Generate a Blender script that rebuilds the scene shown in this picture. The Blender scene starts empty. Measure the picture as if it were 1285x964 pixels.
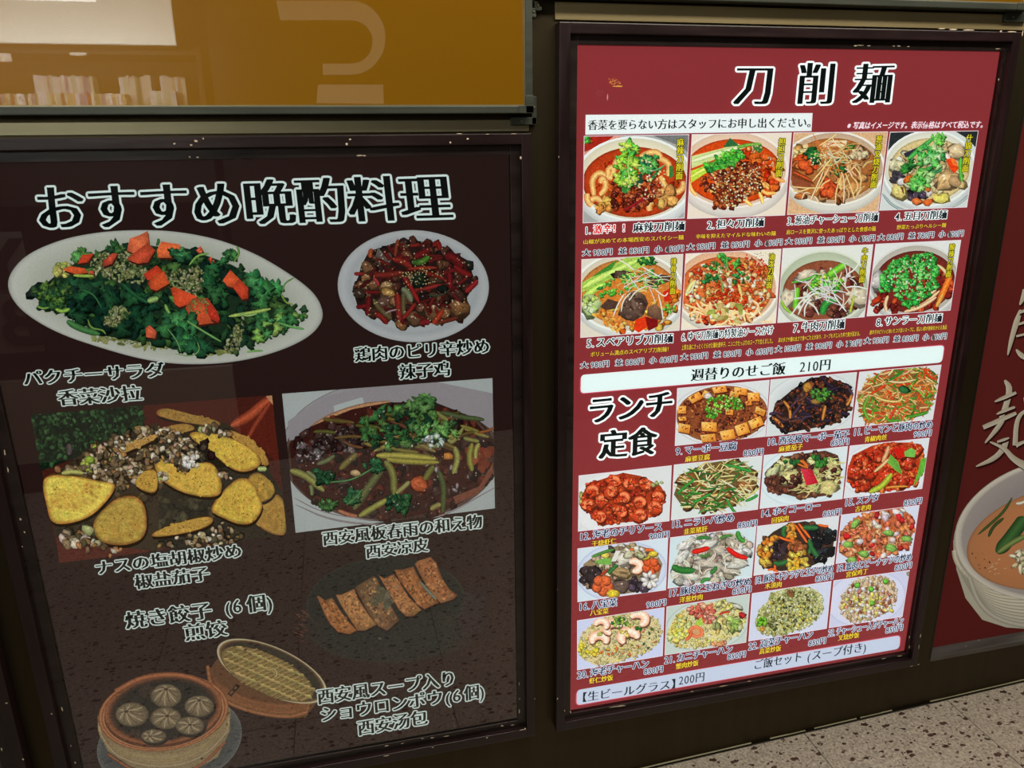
import bpy, bmesh, math, random
import numpy as np
from mathutils import Matrix, Vector

SC = bpy.context.scene
COL = SC.collection
# ------------------------------------------------------------------ camera
CAM_D, CAM_H = 1.45, 1.465            # distance from the wall, height of the lens
F1 = 0.96548345
YAW, PITCH, ROLL = -0.22689102, -0.29831441, 0.013825
ca, sa, cb, sb, cc, sc_ = math.cos(YAW), math.sin(YAW), math.cos(PITCH), math.sin(PITCH), math.cos(ROLL), math.sin(ROLL)
RZ = np.array([[ca, -sa, 0], [sa, ca, 0], [0, 0, 1]])
RX = np.array([[1, 0, 0], [0, cb, -sb], [0, sb, cb]])
RR = np.array([[cc, 0, sc_], [0, 1, 0], [-sc_, 0, cc]])
R = RZ @ RX @ RR
cam_data = bpy.data.cameras.new('camera')
cam = bpy.data.objects.new('camera', cam_data); COL.objects.link(cam)
cam_data.sensor_width = 36; cam_data.lens = F1 * 1000 / 1285 * 36
cam_data.clip_start = 0.01
rx, fw, up = R[:, 0], R[:, 1], R[:, 2]
cam.matrix_world = Matrix(((rx[0], up[0], -fw[0], 0), (rx[1], up[1], -fw[1], -CAM_D), (rx[2], up[2], -fw[2], CAM_H), (0, 0, 0, 1)))
SC.camera = cam
# ------------------------------------------------------------------ world and view
w = bpy.data.worlds.new('world'); SC.world = w; w.use_nodes = True
w.node_tree.nodes['Background'].inputs[0].default_value = (1, .93, .82, 1)
w.node_tree.nodes['Background'].inputs[1].default_value = 0.12
SC.view_settings.view_transform = 'Standard'; SC.view_settings.look = 'None'
SC.view_settings.exposure = 0.0; SC.view_settings.gamma = 1
# ------------------------------------------------------------------ lights of the passage, with an added wall wash
def area(name, loc, size, energy, color, rot=(0, 0, 0)):
    l = bpy.data.lights.new(name, 'AREA'); l.shape = 'RECTANGLE'; l.size, l.size_y = size; l.energy = energy; l.color = color
    o = bpy.data.objects.new(name, l); o.location = loc; o.rotation_euler = rot; COL.objects.link(o); return o
area('ceiling_lamp', (1.2, -1.1, 2.62), (2.4, 0.3), 34, (1, .93, .80))
area('wall_wash_fill', (0.9, -0.42, 2.42), (3.0, 0.12), 16, (1, .92, .76))  # unseen lamp added to brighten the wall top and fade downward
area('shop_lamp', (-1.45, -2.3, 2.25), (1.2, 0.4), 9, (.95, .98, 1), (math.radians(80), 0, 0))

# ------------------------------------------------------------------ helpers
def lin(c):
    c = np.asarray(c, float) / 255.0
    return np.where(c <= 0.04045, c / 12.92, ((c + 0.055) / 1.055) ** 2.4)
def l4(c): return tuple(lin(c)) + (1,)
def ray(px, py):
    v = R @ np.array([(px - 642.5) / 1000, F1, -(py - 482) / 1000]); return v / v[1]
def XZ(px, py, y=0.0):
    """where the photograph's point lies on the upright plane at depth y"""
    v = ray(px, py) * (CAM_D + y); return v[0], CAM_H + v[2]
def plane(P):
    P = np.asarray(P, float); v = np.stack([(P[:, 0] - 642.5) / 1000, np.full(len(P), F1), -(P[:, 1] - 482) / 1000]); v = R @ v
    return v[0] / v[1] * CAM_D, CAM_H + v[2] / v[1] * CAM_D
def unplane(x, z):
    v = R.T @ np.array([x, CAM_D, z - CAM_H]); return 642.5 + 1000 * F1 * v[0] / v[1], 482 - 1000 * F1 * v[2] / v[1]

def tag(o, label=None, cat=None, group=None, kind=None):
    if label: o['label'] = label
    if cat: o['category'] = cat
    if group: o['group'] = group
    if kind: o['kind'] = kind
    return o
def empty(name, loc, **k):
    o = bpy.data.objects.new(name, None); o.location = loc; o.empty_display_size = .05; COL.objects.link(o); return tag(o, **k)
def put(o, parent=None):
    COL.objects.link(o)
    if parent is not None:
        o.parent = parent; o.matrix_parent_inverse = Matrix.Translation(-world_loc(parent))
    return o
def world_loc(o):
    v = Vector(o.location)
    return v if o.parent is None else v
def mesh_obj(name, verts, faces, mat, parent=None, **k):
    me = bpy.data.meshes.new(name); me.from_pydata([tuple(v) for v in verts], [], faces); me.update()
    me.materials.append(mat)
    o = bpy.data.objects.new(name, me); put(o, parent); return tag(o, **k)
BF = [(0, 1, 3, 2), (4, 6, 7, 5), (0, 4, 5, 1), (2, 3, 7, 6), (0, 2, 6, 4), (1, 5, 7, 3)]
def boxes(name, bs, mat, parent=None, bevel=0, **k):
    """bs: list of (x0,x1,y0,y1,z0,z1)"""
    bm = bmesh.new()
    for x0, x1, y0, y1, z0, z1 in bs:
        vs = [bm.verts.new((x, y, z)) for x in (x0, x1) for y in (y0, y1) for z in (z0, z1)]
        for f in BF: bm.faces.new([vs[i] for i in f])
    bmesh.ops.recalc_face_normals(bm, faces=bm.faces)
    if bevel: bmesh.ops.bevel(bm, geom=list(bm.edges), offset=bevel, segments=2, affect='EDGES', profile=.6)
    me = bpy.data.meshes.new(name); bm.to_mesh(me); bm.free(); me.materials.append(mat)
    o = bpy.data.objects.new(name, me); put(o, parent); return tag(o, **k)

# ------------------------------------------------------------------ materials
def mat(name, col, rough=.5, metal=0, emit=0, spec=.5):
    m = bpy.data.materials.new(name); m.use_nodes = True; b = m.node_tree.nodes['Principled BSDF']
    b.inputs['Base Color'].default_value = l4(col); b.inputs['Roughness'].default_value = rough; b.inputs['Metallic'].default_value = metal
    b.inputs['Specular IOR Level'].default_value = spec
    if emit:
        b.inputs['Emission Color'].default_value = l4(col); b.inputs['Emission Strength'].default_value = emit
    return m
def N(m, t, **k):
    n = m.node_tree.nodes.new(t)
    for a, v in k.items(): setattr(n, a, v)
    return n
def L(m, a, b): m.node_tree.links.new(a, b)
def noise_mat(name, c1, c2, scale, rough, metal=0, stretch=(1, 1, 1), bump=0, spec=.5, rr=None):
    m = mat(name, c1, rough, metal, 0, spec); b = m.node_tree.nodes['Principled BSDF']
    tc = N(m, 'ShaderNodeTexCoord'); mp = N(m, 'ShaderNodeMapping'); mp.inputs['Scale'].default_value = stretch
    nz = N(m, 'ShaderNodeTexNoise'); nz.inputs['Scale'].default_value = scale; nz.inputs['Detail'].default_value = 5
    cr = N(m, 'ShaderNodeValToRGB'); cr.color_ramp.elements[0].color = l4(c1); cr.color_ramp.elements[1].color = l4(c2)
    cr.color_ramp.elements[0].position = .35; cr.color_ramp.elements[1].position = .65
    L(m, tc.outputs['Object'], mp.inputs[0]); L(m, mp.outputs[0], nz.inputs[0]); L(m, nz.outputs[0], cr.inputs[0]); L(m, cr.outputs[0], b.inputs['Base Color'])
    if bump:
        bp = N(m, 'ShaderNodeBump'); bp.inputs['Strength'].default_value = bump; bp.inputs['Distance'].default_value = .002
        L(m, nz.outputs[0], bp.inputs['Height']); L(m, bp.outputs[0], b.inputs['Normal'])
    if rr:
        mr = N(m, 'ShaderNodeMapRange'); mr.inputs[3].default_value, mr.inputs[4].default_value = rr
        L(m, nz.outputs[0], mr.inputs[0]); L(m, mr.outputs[0], b.inputs['Roughness'])
    return m
def print_mat(name, strength, diffuse=.6, grain=.0, gscale=500, mottle=0):
    """ink on a translucent sheet, lit from behind by the tubes of the light box"""
    m = bpy.data.materials.new(name); m.use_nodes = True; b = m.node_tree.nodes['Principled BSDF']
    at = N(m, 'ShaderNodeAttribute', attribute_name='ink')
    b.inputs['Roughness'].default_value = .5; b.inputs['Specular IOR Level'].default_value = .0
    out = at.outputs['Color']
    if grain:
        tc = N(m, 'ShaderNodeTexCoord'); nz = N(m, 'ShaderNodeTexNoise'); nz.inputs['Scale'].default_value = gscale; nz.inputs['Detail'].default_value = 3
        mr = N(m, 'ShaderNodeMapRange'); mr.inputs[1].default_value = .3; mr.inputs[2].default_value = .7; mr.inputs[3].default_value = 1 - grain; mr.inputs[4].default_value = 1 + grain
        vm = N(m, 'ShaderNodeVectorMath', operation='SCALE')
        L(m, tc.outputs['Object'], nz.inputs[0]); L(m, nz.outputs[0], mr.inputs[0]); L(m, at.outputs['Color'], vm.inputs[0]); L(m, mr.outputs[0], vm.inputs['Scale']); out = vm.outputs[0]
    if mottle:      # the fine broken tone of the dish photographs; white crockery stays clean
        se = N(m, 'ShaderNodeSeparateColor'); L(m, at.outputs['Color'], se.inputs[0]); mn = N(m, 'ShaderNodeMath', operation='MINIMUM'); L(m, se.outputs[0], mn.inputs[0]); L(m, se.outputs[2], mn.inputs[1])
        am = N(m, 'ShaderNodeMapRange'); am.inputs[1].default_value = .12; am.inputs[2].default_value = .42; am.inputs[3].default_value = mottle; am.inputs[4].default_value = .02; L(m, mn.outputs[0], am.inputs[0])
        cur = None
        for sc in (260, 620):
            n2 = N(m, 'ShaderNodeTexNoise'); n2.inputs['Scale'].default_value = sc; n2.inputs['Detail'].default_value = 2; n2.inputs['Distortion'].default_value = 1.2; L(m, tc.outputs['Object'], n2.inputs[0])
            m2 = N(m, 'ShaderNodeMapRange'); m2.inputs[1].default_value = .3; m2.inputs[2].default_value = .7; m2.inputs[3].default_value = -1; m2.inputs[4].default_value = 1; L(m, n2.outputs[0], m2.inputs[0])
            mu = N(m, 'ShaderNodeMath', operation='MULTIPLY_ADD'); L(m, m2.outputs[0], mu.inputs[0]); L(m, am.outputs[0], mu.inputs[1]); mu.inputs[2].default_value = 1.0
            v2 = N(m, 'ShaderNodeVectorMath', operation='SCALE'); L(m, out, v2.inputs[0]); L(m, mu.outputs[0], v2.inputs['Scale']); out = v2.outputs[0]
    vd = N(m, 'ShaderNodeVectorMath', operation='SCALE'); vd.inputs['Scale'].default_value = diffuse
    L(m, out, vd.inputs[0]); L(m, vd.outputs[0], b.inputs['Base Color'])
    L(m, out, b.inputs['Emission Color']); b.inputs['Emission Strength'].default_value = strength
    return m
def glass_mat(name, gain, tint=(1, 1, 1)):
    m = bpy.data.materials.new(name); m.use_nodes = True; nt = m.node_tree; nt.nodes.remove(nt.nodes['Principled BSDF'])
    fr = N(m, 'ShaderNodeFresnel'); fr.inputs[0].default_value = 1.49
    mu = N(m, 'ShaderNodeMath', operation='MULTIPLY'); mu.inputs[1].default_value = gain; mu.use_clamp = True
    tr = N(m, 'ShaderNodeBsdfTransparent'); tr.inputs[0].default_value = tint + (1,)
    gl = N(m, 'ShaderNodeBsdfGlossy'); gl.inputs['Roughness'].default_value = 0.0
    mx = N(m, 'ShaderNodeMixShader')
    L(m, fr.outputs[0], mu.inputs[0]); L(m, mu.outputs[0], mx.inputs[0]); L(m, tr.outputs[0], mx.inputs[1]); L(m, gl.outputs[0], mx.inputs[2])
    L(m, mx.outputs[0], nt.nodes['Material Output'].inputs[0]); return m

M_WALL = noise_mat('bronze_metal', (70, 61, 44), (74, 65, 47), 30, .46, .9, (1, 1, .05), 0)
M_TRIM = noise_mat('champagne_trim', (156, 148, 116), (164, 154, 124), 60, .40, .7, (.05, 1, 1), 0)
M_GREYF = noise_mat('grey_painted_metal', (60, 64, 56), (72, 76, 66), 80, .45, .3, (.1, 1, 1), .1)
M_WOOD = noise_mat('maroon_stained_wood', (27, 15, 16), (40, 23, 24), 40, .3, 0, (.15, 1, 1), .25, .5, (.22, .45))
M_WOODV = noise_mat('maroon_stained_wood_upright', (26, 14, 15), (37, 22, 23), 40, .3, 0, (1, 1, .15), .25, .5, (.22, .45))
M_BEAD = noise_mat('dark_bead_wood', (30, 22, 20), (44, 34, 32), 40, .3, 0, (.15, 1, 1), .2, .5, (.2, .4))
M_BLACK = mat('black_lining', (16, 15, 12), .5)
M_CHIP = mat('bare_wood_chip', (215, 195, 170), .7)
M_SCREW = mat('brass_screw', (190, 170, 120), .3, .8)
M_RAIL = noise_mat('scuffed_steel_sill', (84, 82, 80), (110, 108, 106), 50, .4, .5, (.1, 1, 1), .1)
P_RIGHT = print_mat('backlit_print', .91, .34, .03)
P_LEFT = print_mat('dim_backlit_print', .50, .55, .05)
D_RIGHT = print_mat('backlit_photo_print', .91, .34, .03, mottle=.30)
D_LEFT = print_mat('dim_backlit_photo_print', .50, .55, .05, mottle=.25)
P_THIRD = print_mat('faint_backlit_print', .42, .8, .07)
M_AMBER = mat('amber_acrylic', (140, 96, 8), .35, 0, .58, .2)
G_LEFT = glass_mat('front_glass', 3.2); G_RIGHT = glass_mat('front_glass_clear', 1.0); G_AMBER = glass_mat('glossy_face', 2.2)

# ------------------------------------------------------------------ the setting
FA, FB = CAM_H - 1.5215575, 0.03798527                 # the passage floor rises gently to the right
def floor_z(x): return FA + FB * x
WY = 0.003                                              # face of the wall
OPP = -2.45                                             # face of the shopfront across the passage
TOP = 2.72
x3l = XZ(1170.6, 812, 0.0)[0]; z3b = XZ(1170.5, 825, WY)[1]
x3 = XZ(1168, 825, WY)[0]
boxes('wall_back', [(-2.6, x3, WY, .12, -.2, TOP), (x3, 3.2, WY, .12, -.2, z3b), (x3, 3.2, WY, .12, 2.0, TOP), (3.0, 3.2, WY, .12, z3b, 2.0)], M_WALL, kind='structure')
boxes('wall_recess', [(x3 - .02, 3.02, .055, .10, z3b - .02, 2.02)], M_BLACK, kind='structure')
boxes('ceiling', [(-2.6, 3.2, OPP - .8, .12, TOP, TOP + .1)], mat('ceiling_paint', (120, 112, 98), .9), kind='structure')
boxes('wall_left', [(-2.7, -2.6, OPP - .8, .12, -.3, TOP + .1)], mat('passage_wall_paint', (70, 62, 50), .8), kind='structure')
boxes('wall_right', [(3.2, 3.3, OPP - .8, .12, -.3, TOP + .1)], mat('passage_wall_paint_right', (70, 62, 50), .8), kind='structure')
# terrazzo floor, tile by tile
def terrazzo():
    m = mat('terrazzo', (150, 140, 124), .32, 0, 0, .5); b = m.node_tree.nodes['Principled BSDF']
    tc = N(m, 'ShaderNodeTexCoord')
    def chips(scale, thr, seed, edge=.04):
        mp = N(m, 'ShaderNodeMapping'); mp.inputs['Location'].default_value = (seed, seed * .7, 0); mp.inputs['Rotation'].default_value = (0, 0, seed); mp.inputs['Scale'].default_value = (1, 1.5, 0.01)
        dn = N(m, 'ShaderNodeTexNoise'); dn.inputs['Scale'].default_value = scale * 1.7; dn.inputs['Detail'].default_value = 1
        ad = N(m, 'ShaderNodeMixRGB', blend_type='LINEAR_LIGHT'); ad.inputs[0].default_value = .006 * 60 / scale
        vo = N(m, 'ShaderNodeTexVoronoi'); vo.inputs['Scale'].default_value = scale; vo.inputs['Randomness'].default_value = 1
        L(m, tc.outputs['Object'], mp.inputs[0]); L(m, mp.outputs[0], dn.inputs[0]); L(m, mp.outputs[0], ad.inputs[1]); L(m, dn.outputs['Color'], ad.inputs[2]); L(m, ad.outputs[0], vo.inputs['Vector'])
        sep = N(m, 'ShaderNodeSeparateColor'); L(m, vo.outputs['Color'], sep.inputs[0])
        # radius of each chip varies with its cell
        mm = N(m, 'ShaderNodeMath', operation='MULTIPLY'); mm.inputs[1].default_value = thr; pw = N(m, 'ShaderNodeMath', operation='POWER'); pw.inputs[1].default_value = 1.6; L(m, sep.outputs[0], pw.inputs[0]); L(m, pw.outputs[0], mm.inputs[0])
        ls = N(m, 'ShaderNodeMath', operation='SUBTRACT'); L(m, mm.outputs[0], ls.inputs[0]); L(m, vo.outputs['Distance'], ls.inputs[1])
        st = N(m, 'ShaderNodeMapRange'); st.inputs[1].default_value = -.02; st.inputs[2].default_value = .03; L(m, ls.outputs[0], st.inputs[0])
        return st.outputs[0], sep.outputs[1]
    base = N(m, 'ShaderNodeTexNoise'); base.inputs['Scale'].default_value = 140; base.inputs['Detail'].default_value = 4; L(m, tc.outputs['Object'], base.inputs[0])
    cr = N(m, 'ShaderNodeValToRGB'); cr.color_ramp.elements[0].color = l4((146, 136, 124)); cr.color_ramp.elements[0].position = .36; cr.color_ramp.elements[1].color = l4((188, 177, 163)); cr.color_ramp.elements[1].position = .66
    L(m, base.outputs[0], cr.inputs[0]); cur = cr.outputs[0]
    for scale, thr, seed, c1, c2 in ((110, .40, 3.1, (104, 80, 70), (130, 114, 102)), (46, .46, 1.3, (60, 42, 38), (84, 62, 54)), (80, .36, 7.7, (196, 188, 174), (160, 150, 132))):
        f, g = chips(scale, thr, seed)
        cm = N(m, 'ShaderNodeMixRGB'); cm.inputs[1].default_value = l4(c1); cm.inputs[2].default_value = l4(c2); L(m, g, cm.inputs[0])
        mx = N(m, 'ShaderNodeMixRGB'); L(m, f, mx.inputs[0]); L(m, cur, mx.inputs[1]); L(m, cm.outputs[0], mx.inputs[2]); cur = mx.outputs[0]
    L(m, cur, b.inputs['Base Color']); return m
M_TERR = terrazzo()
TS = 0.4365
fl = mesh_obj('floor', [(-2.6, OPP - .8, floor_z(-2.6) - .006), (3.2, OPP - .8, floor_z(3.2) - .006), (3.2, .05, floor_z(3.2) - .006), (-2.6, .05, floor_z(-2.6) - .006)], [(0, 1, 2, 3)], mat('floor_joint', (58, 54, 46), .8), kind='structure')
tile_me = None
i0 = math.floor((-2.6 - 1.107) / TS)
for i in range(i0, i0 + 14):
    for j in range(8):
        xa = 1.107 + i * TS; ya = WY - .008 - (j + 1) * TS
        if tile_me is None:
            bm = bmesh.new(); g = .0012
            vs = [bm.verts.new((x, y, FB * x + z)) for x in (g, TS - g) for y in (g, TS - g) for z in (-.008, 0)]
            for f in BF: bm.faces.new([vs[q] for q in f])
            bmesh.ops.recalc_face_normals(bm, faces=bm.faces)
            tile_me = bpy.data.meshes.new('floor_tile'); bm.to_mesh(tile_me); bm.free(); tile_me.materials.append(None)
            tile_me.materials[0] = M_TERR
        o = bpy.data.objects.new('floor_tile', tile_me); o.location = (xa, ya, floor_z(xa)); COL.objects.link(o); o.parent = fl
# the grimy joint with its run of old sealant along the foot of the wall
rnd = random.Random(4)
vs, fs = [], []
x = -1.2
while x < 3.0:
    ln = rnd.uniform(.01, .06); t = rnd.uniform(.0004, .0017)
    if rnd.random() < .7:
        k = len(vs); za, zb = floor_z(x) + .001, floor_z(x + ln) + .001
        vs += [(x, WY, za), (x + ln, WY, zb), (x + ln, WY - .003, zb), (x, WY - .003, za), (x, WY, za + t), (x + ln, WY, zb + t)]
        fs += [(k + 4, k + 5, k + 2, k + 3), (k, k + 3, k + 2, k + 1)]
    x += ln
mesh_obj('baseboard_back', vs, fs, mat('old_sealant', (132, 126, 98), .6), kind='structure')

# ------------------------------------------------------------------ ink: everything printed on the sheets
class Art:
    """flat print collected as coloured polygons, later ones over earlier ones by a few microns"""
    STEP = 2.5e-6
    def __init__(s, base=0.0, clip=None, seed=1, depth=0.0):
        s.v, s.y, s.c, s.f, s.n = [], [], [], [], 0
        s.base, s.clip, s.cnt, s.depth = base, None, 0, depth
        s.r = random.Random(seed); s.m = None; s.mott = .22
        if clip is not None:
            c = [np.array(p, float) for p in clip]; s.clip = c
    def add(s, P, F, C, layer=True):
        P = np.asarray(P, float); C = np.asarray(C, float)
        if C.ndim == 1: C = np.repeat(C[None, :], len(P), 0)
        s.n += 1
        if s.m: P = P * s.m[2] + np.array(s.m[:2])
        if s.clip is not None:
            inside = np.ones(len(P), bool)
            for i in range(4):
                a, b = s.clip[i], s.clip[(i + 1) % 4]; inside &= ((b[0] - a[0]) * (P[:, 1] - a[1]) - (b[1] - a[1]) * (P[:, 0] - a[0])) >= 0
            if not inside.all():
                nP, nC, nF = [], [], []
                for f in F:
                    poly = [(P[i], C[i]) for i in f]
                    for i in range(4):
                        if not poly: break
                        a, b = s.clip[i], s.clip[(i + 1) % 4]
                        dd = [(b[0] - a[0]) * (q[0][1] - a[1]) - (b[1] - a[1]) * (q[0][0] - a[0]) for q in poly]
                        out = []
                        for k in range(len(poly)):
                            d0, d1 = dd[k], dd[(k + 1) % len(poly)]
                            if d0 >= 0: out.append(poly[k])
                            if (d0 >= 0) != (d1 >= 0):
                                t = d0 / (d0 - d1); p, q = poly[k], poly[(k + 1) % len(poly)]
                                out.append((p[0] + (q[0] - p[0]) * t, p[1] + (q[1] - p[1]) * t))
                        poly = out
                    if len(poly) >= 3:
                        k = len(nP); nP += [q[0] for q in poly]; nC += [q[1] for q in poly]; nF.append(tuple(range(k, k + len(poly))))
                if not nF: return
                P, C, F = np.array(nP), np.array(nC), nF
        s.v.append(P); s.c.append(C); s.y.append(np.full(len(P), s.n * s.STEP)); s.f += [tuple(i + s.cnt for i in f) for f in F]; s.cnt += len(P)
    # ---- brushes (photo pixels, colours 0-255)
    def poly(s, pts, col): s.add(pts, [tuple(range(len(pts)))], col)
    def fan(s, ctr, pts, cin, cout):
        n = len(pts); co = np.array(cout, float); s.add([ctr] + list(pts), [(0, i + 1, (i + 1) % n + 1) for i in range(n)], [cin] + [np.clip(co * (1 + s.r.uniform(-s.mott, s.mott)), 0, 255) for _ in range(n)])
    def ring(s, cx, cy, rx, ry, rot, stops, n=40, dx=0, dy=0):
        """ellipse of concentric bands: stops = [(scale, colour), ...] outermost first"""
        c, q = math.cos(rot), math.sin(rot); P, C, F = [], [], []
        m = len(stops)
        for k, (sc, col) in enumerate(stops):
            for i in range(n):
                t = 2 * math.pi * i / n; x, y = rx * sc * math.cos(t), ry * sc * math.sin(t)
                P.append((cx + dx * (1 - sc) + x * c - y * q, cy + dy * (1 - sc) + x * q + y * c)); C.append(col)
        for k in range(m - 1):
            for i in range(n):
                j = (i + 1) % n; F.append((k * n + i, k * n + j, (k + 1) * n + j, (k + 1) * n + i))
        F.append(tuple((m - 1) * n + i for i in range(n)))
        s.add(P, F, C)
    def blob(s, cx, cy, rx, ry, rot, cin, cout, n=9, jit=.18, off=(0, 0)):
        r = s.r; c, q = math.cos(rot), math.sin(rot); pts = []
        for i in range(n):
            t = 2 * math.pi * i / n; k = 1 + r.uniform(-jit, jit); x, y = rx * k * math.cos(t), ry * k * math.sin(t)
            pts.append((cx + x * c - y * q, cy + x * q + y * c))
        s.fan((cx + off[0] * rx, cy + off[1] * ry), pts, cin, cout)
    def chunk(s, cx, cy, rx, ry, rot, col, n=8, jit=.27, dark=.56, hi=1.2, spec=0):
        col = np.array(col, float)
        s.blob(cx + rx * .08, cy + ry * .18, rx * 1.13, ry * 1.13, rot, col * dark, col * dark * .8, n, jit)
        s.blob(cx, cy, rx, ry, rot, np.minimum(col * hi, 255), col * .78, n, jit, (-.15, -.25))
        if min(rx, ry) * (s.m[2] if s.m else 1) > 3:      # larger morsels get folds and browned spots
            for _ in range(5):
                s.blob(cx + s.r.uniform(-.55, .55) * rx, cy + s.r.uniform(-.5, .55) * ry, rx * s.r.uniform(.15, .4), ry * s.r.uniform(.1, .25), rot + s.r.uniform(-.6, .6), np.minimum(col * s.r.uniform(.7, 1.3), 255), np.minimum(col * s.r.uniform(.75, 1.1), 255), 6, .3)
        if spec:
            for _ in range(spec):
                s.blob(cx + s.r.uniform(-.5, .3) * rx, cy + s.r.uniform(-.6, .2) * ry, rx * .16, ry * .13, rot, (255, 245, 230), np.minimum(col * 1.5, 255), 5, .3)
    def prawn(s, cx, cy, r0, t, body=(255, 226, 204), edge=(244, 168, 128), stripe=(248, 176, 140)):
        arc = [(cx + r0 * .62 * math.cos(t + a), cy + r0 * .5 * math.sin(t + a)) for a in (0, .9, 1.8, 2.7, 3.5, 4.2)]
        s.strand([(x + r0 * .06, y + r0 * .12) for x, y in arc], r0 * .8, np.array(edge) * .55, taper=.35); s.strand(arc, r0 * .72, body, edge, taper=.35)
        for k in range(6):
            a = t + .5 + k * .62; c, q = math.cos(a), math.sin(a); s.strand([(cx + r0 * .36 * c, cy + r0 * .3 * q), (cx + r0 * .92 * c, cy + r0 * .76 * q)], r0 * .09, stripe, stripe)
    def strand(s, pts, w, col, edge=None, taper=.3, mid=1.15):
        pts = smooth(pts); col = np.array(col, float); edge = col * .62 if edge is None else np.array(edge, float)
        n = len(pts); P, C, F = [], [], []
        for i in range(n):
            a = pts[max(i - 1, 0)]; b = pts[min(i + 1, n - 1)]; d = b - a; l = math.hypot(*d) or 1; nx, ny = -d[1] / l, d[0] / l
            t = i / (n - 1); ww = w * .5 * (taper + (1 - taper) * min(1, 4 * min(t, 1 - t) + .0))
            for k, cc_ in ((-1, edge), (-.1, np.minimum(col * mid, 255)), (1, edge)):
                P.append((pts[i][0] + nx * ww * k, pts[i][1] + ny * ww * k)); C.append(cc_)
        for i in range(n - 1):
            for k in (0, 1): F.append((i * 3 + k, i * 3 + k + 1, i * 3 + k + 4, i * 3 + k + 3))
        s.add(P, F, C)
    def curl(s, cx, cy, ln, w, col, rot=None, bend=.4, **k):
        r = s.r; a = r.uniform(0, math.pi) if rot is None else rot; b = r.uniform(-bend, bend) * ln
        dx, dy = math.cos(a) * ln / 2, math.sin(a) * ln / 2
        s.strand([(cx - dx, cy - dy), (cx - dy * 2 * b / ln * .5 , cy + dx * 2 * b / ln * .5), (cx + dx, cy + dy)], w, col, **k)
    def leaf(s, cx, cy, r0, col, lobes=3, vein=True, rot=None):
        """a lobed coriander leaf"""
        r = s.r; col = np.array(col, float); a0 = r.uniform(0, 6.28) if rot is None else rot
        pts = []; n = lobes * 6; p1, p2, p3 = r.uniform(0, 6.28), r.uniform(0, 6.28), r.uniform(0, 6.28); asp = r.uniform(.5, .95); ca_, sa_ = math.cos(a0), math.sin(a0)
        for i in range(n):
            t = i / n * 2 * math.pi; k = .66 + .2 * math.cos(lobes * t + p1) + .14 * math.cos(2 * t + p2) + .12 * math.cos(7 * t + p3) + r.uniform(-.1, .1)
            u, v = k * math.cos(t), k * math.sin(t) * asp; pts.append((cx + r0 * (u * ca_ - v * sa_), cy + r0 * (u * sa_ + v * ca_) * .9))
        s.add([(x + r0 * .1, y + r0 * .16) for x, y in pts] + [(cx, cy)], [(i, (i + 1) % n, n) for i in range(n)], col * .38)
        s.fan((cx - r0 * .15, cy - r0 * .15), pts, np.minimum(col * 1.3, 255), col * .72)
        if vein:
            for i in range(lobes):
                t = i / lobes * 2 * math.pi + a0; s.add([(cx - .03 * r0, cy), (cx + .03 * r0, cy + .03 * r0), (cx + r0 * .7 * math.cos(t), cy + r0 * .6 * math.sin(t))], [(0, 1, 2)], np.minimum(col * 1.5, 255))
    def fill(s, n, where, pal, size, kind='chunk', asp=.7, w=.2, rot=None, spec=0, bend=.4, va=.14, jr=.35, **k):
        r = s.r; pts = sorted((where(r) for _ in range(n)), key=lambda p: p[1])
        for x, y in pts:
            z = r.uniform(*size) if isinstance(size, tuple) else size; c = vary(r, r.choice(pal), va)
            a = r.uniform(0, 3.14) if rot is None else rot + r.uniform(-jr, jr)
            if kind == 'chunk': s.chunk(x, y, z, z * asp * r.uniform(.8, 1.2), a, c, spec=spec if r.random() < .6 else 0, **k)
            elif kind == 'dot': s.blob(x, y, z, z * asp, a, c, np.array(c) * .8, 6, .15)
            elif kind == 'soft':
                m0 = s.mott; s.mott = 0; s.blob(x, y, z, z * asp, a, c, k.get('edge', np.array(c) * .93), 9, .2); s.mott = m0
            elif kind == 'curl': s.curl(x, y, z, z * w if w < 1 else w, c, a, bend, **k)
            elif kind == 'leaf': s.leaf(x, y, z, c, r.choice((3, 3, 5)), **k)
    def spray(s, n, where, fn):
        for _ in range(n):
            p = where(s.r); fn(p[0], p[1])
    def build(s, name, mtl, parent=None, **k):
        if not s.v: return None
        P = np.concatenate(s.v); C = np.concatenate(s.c); Y = np.concatenate(s.y)
        x, z = plane(P); kd = (CAM_D + s.depth) / CAM_D; x = x * kd; z = CAM_H + (z - CAM_H) * kd; me = bpy.data.meshes.new(name)
        me.from_pydata(np.stack([x, s.depth - s.base - Y, z], 1).tolist(), [], s.f); me.update()
        at = me.color_attributes.new('ink', 'FLOAT_COLOR', 'POINT'); col = np.concatenate([lin(np.clip(C, 0, 255)), np.ones((len(C), 1))], 1)
        at.data.foreach_set('color', col.astype(np.float32).ravel()); me.materials.append(mtl)
        # every sheet of ink has its edge: a hair of thickness comes from the layers; normals face the viewer
        o = bpy.data.objects.new(name, me); put(o, parent); return tag(o, **k)
def smooth(pts, it=2):
    P = [np.array(p, float) for p in pts]
    if len(P) < 3: return P
    for _ in range(it):
        Q = [P[0]]
        for a, b in zip(P[:-1], P[1:]): Q += [a * .75 + b * .25, a * .25 + b * .75]
        Q.append(P[-1]); P = Q
    return P
def smooth_closed(pts, it=3):
    P = [np.array(p, float) for p in pts]
    for _ in range(it): P = [q for a, b in zip(P, P[1:] + P[:1]) for q in (a * .75 + b * .25, a * .25 + b * .75)]
    return P
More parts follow.
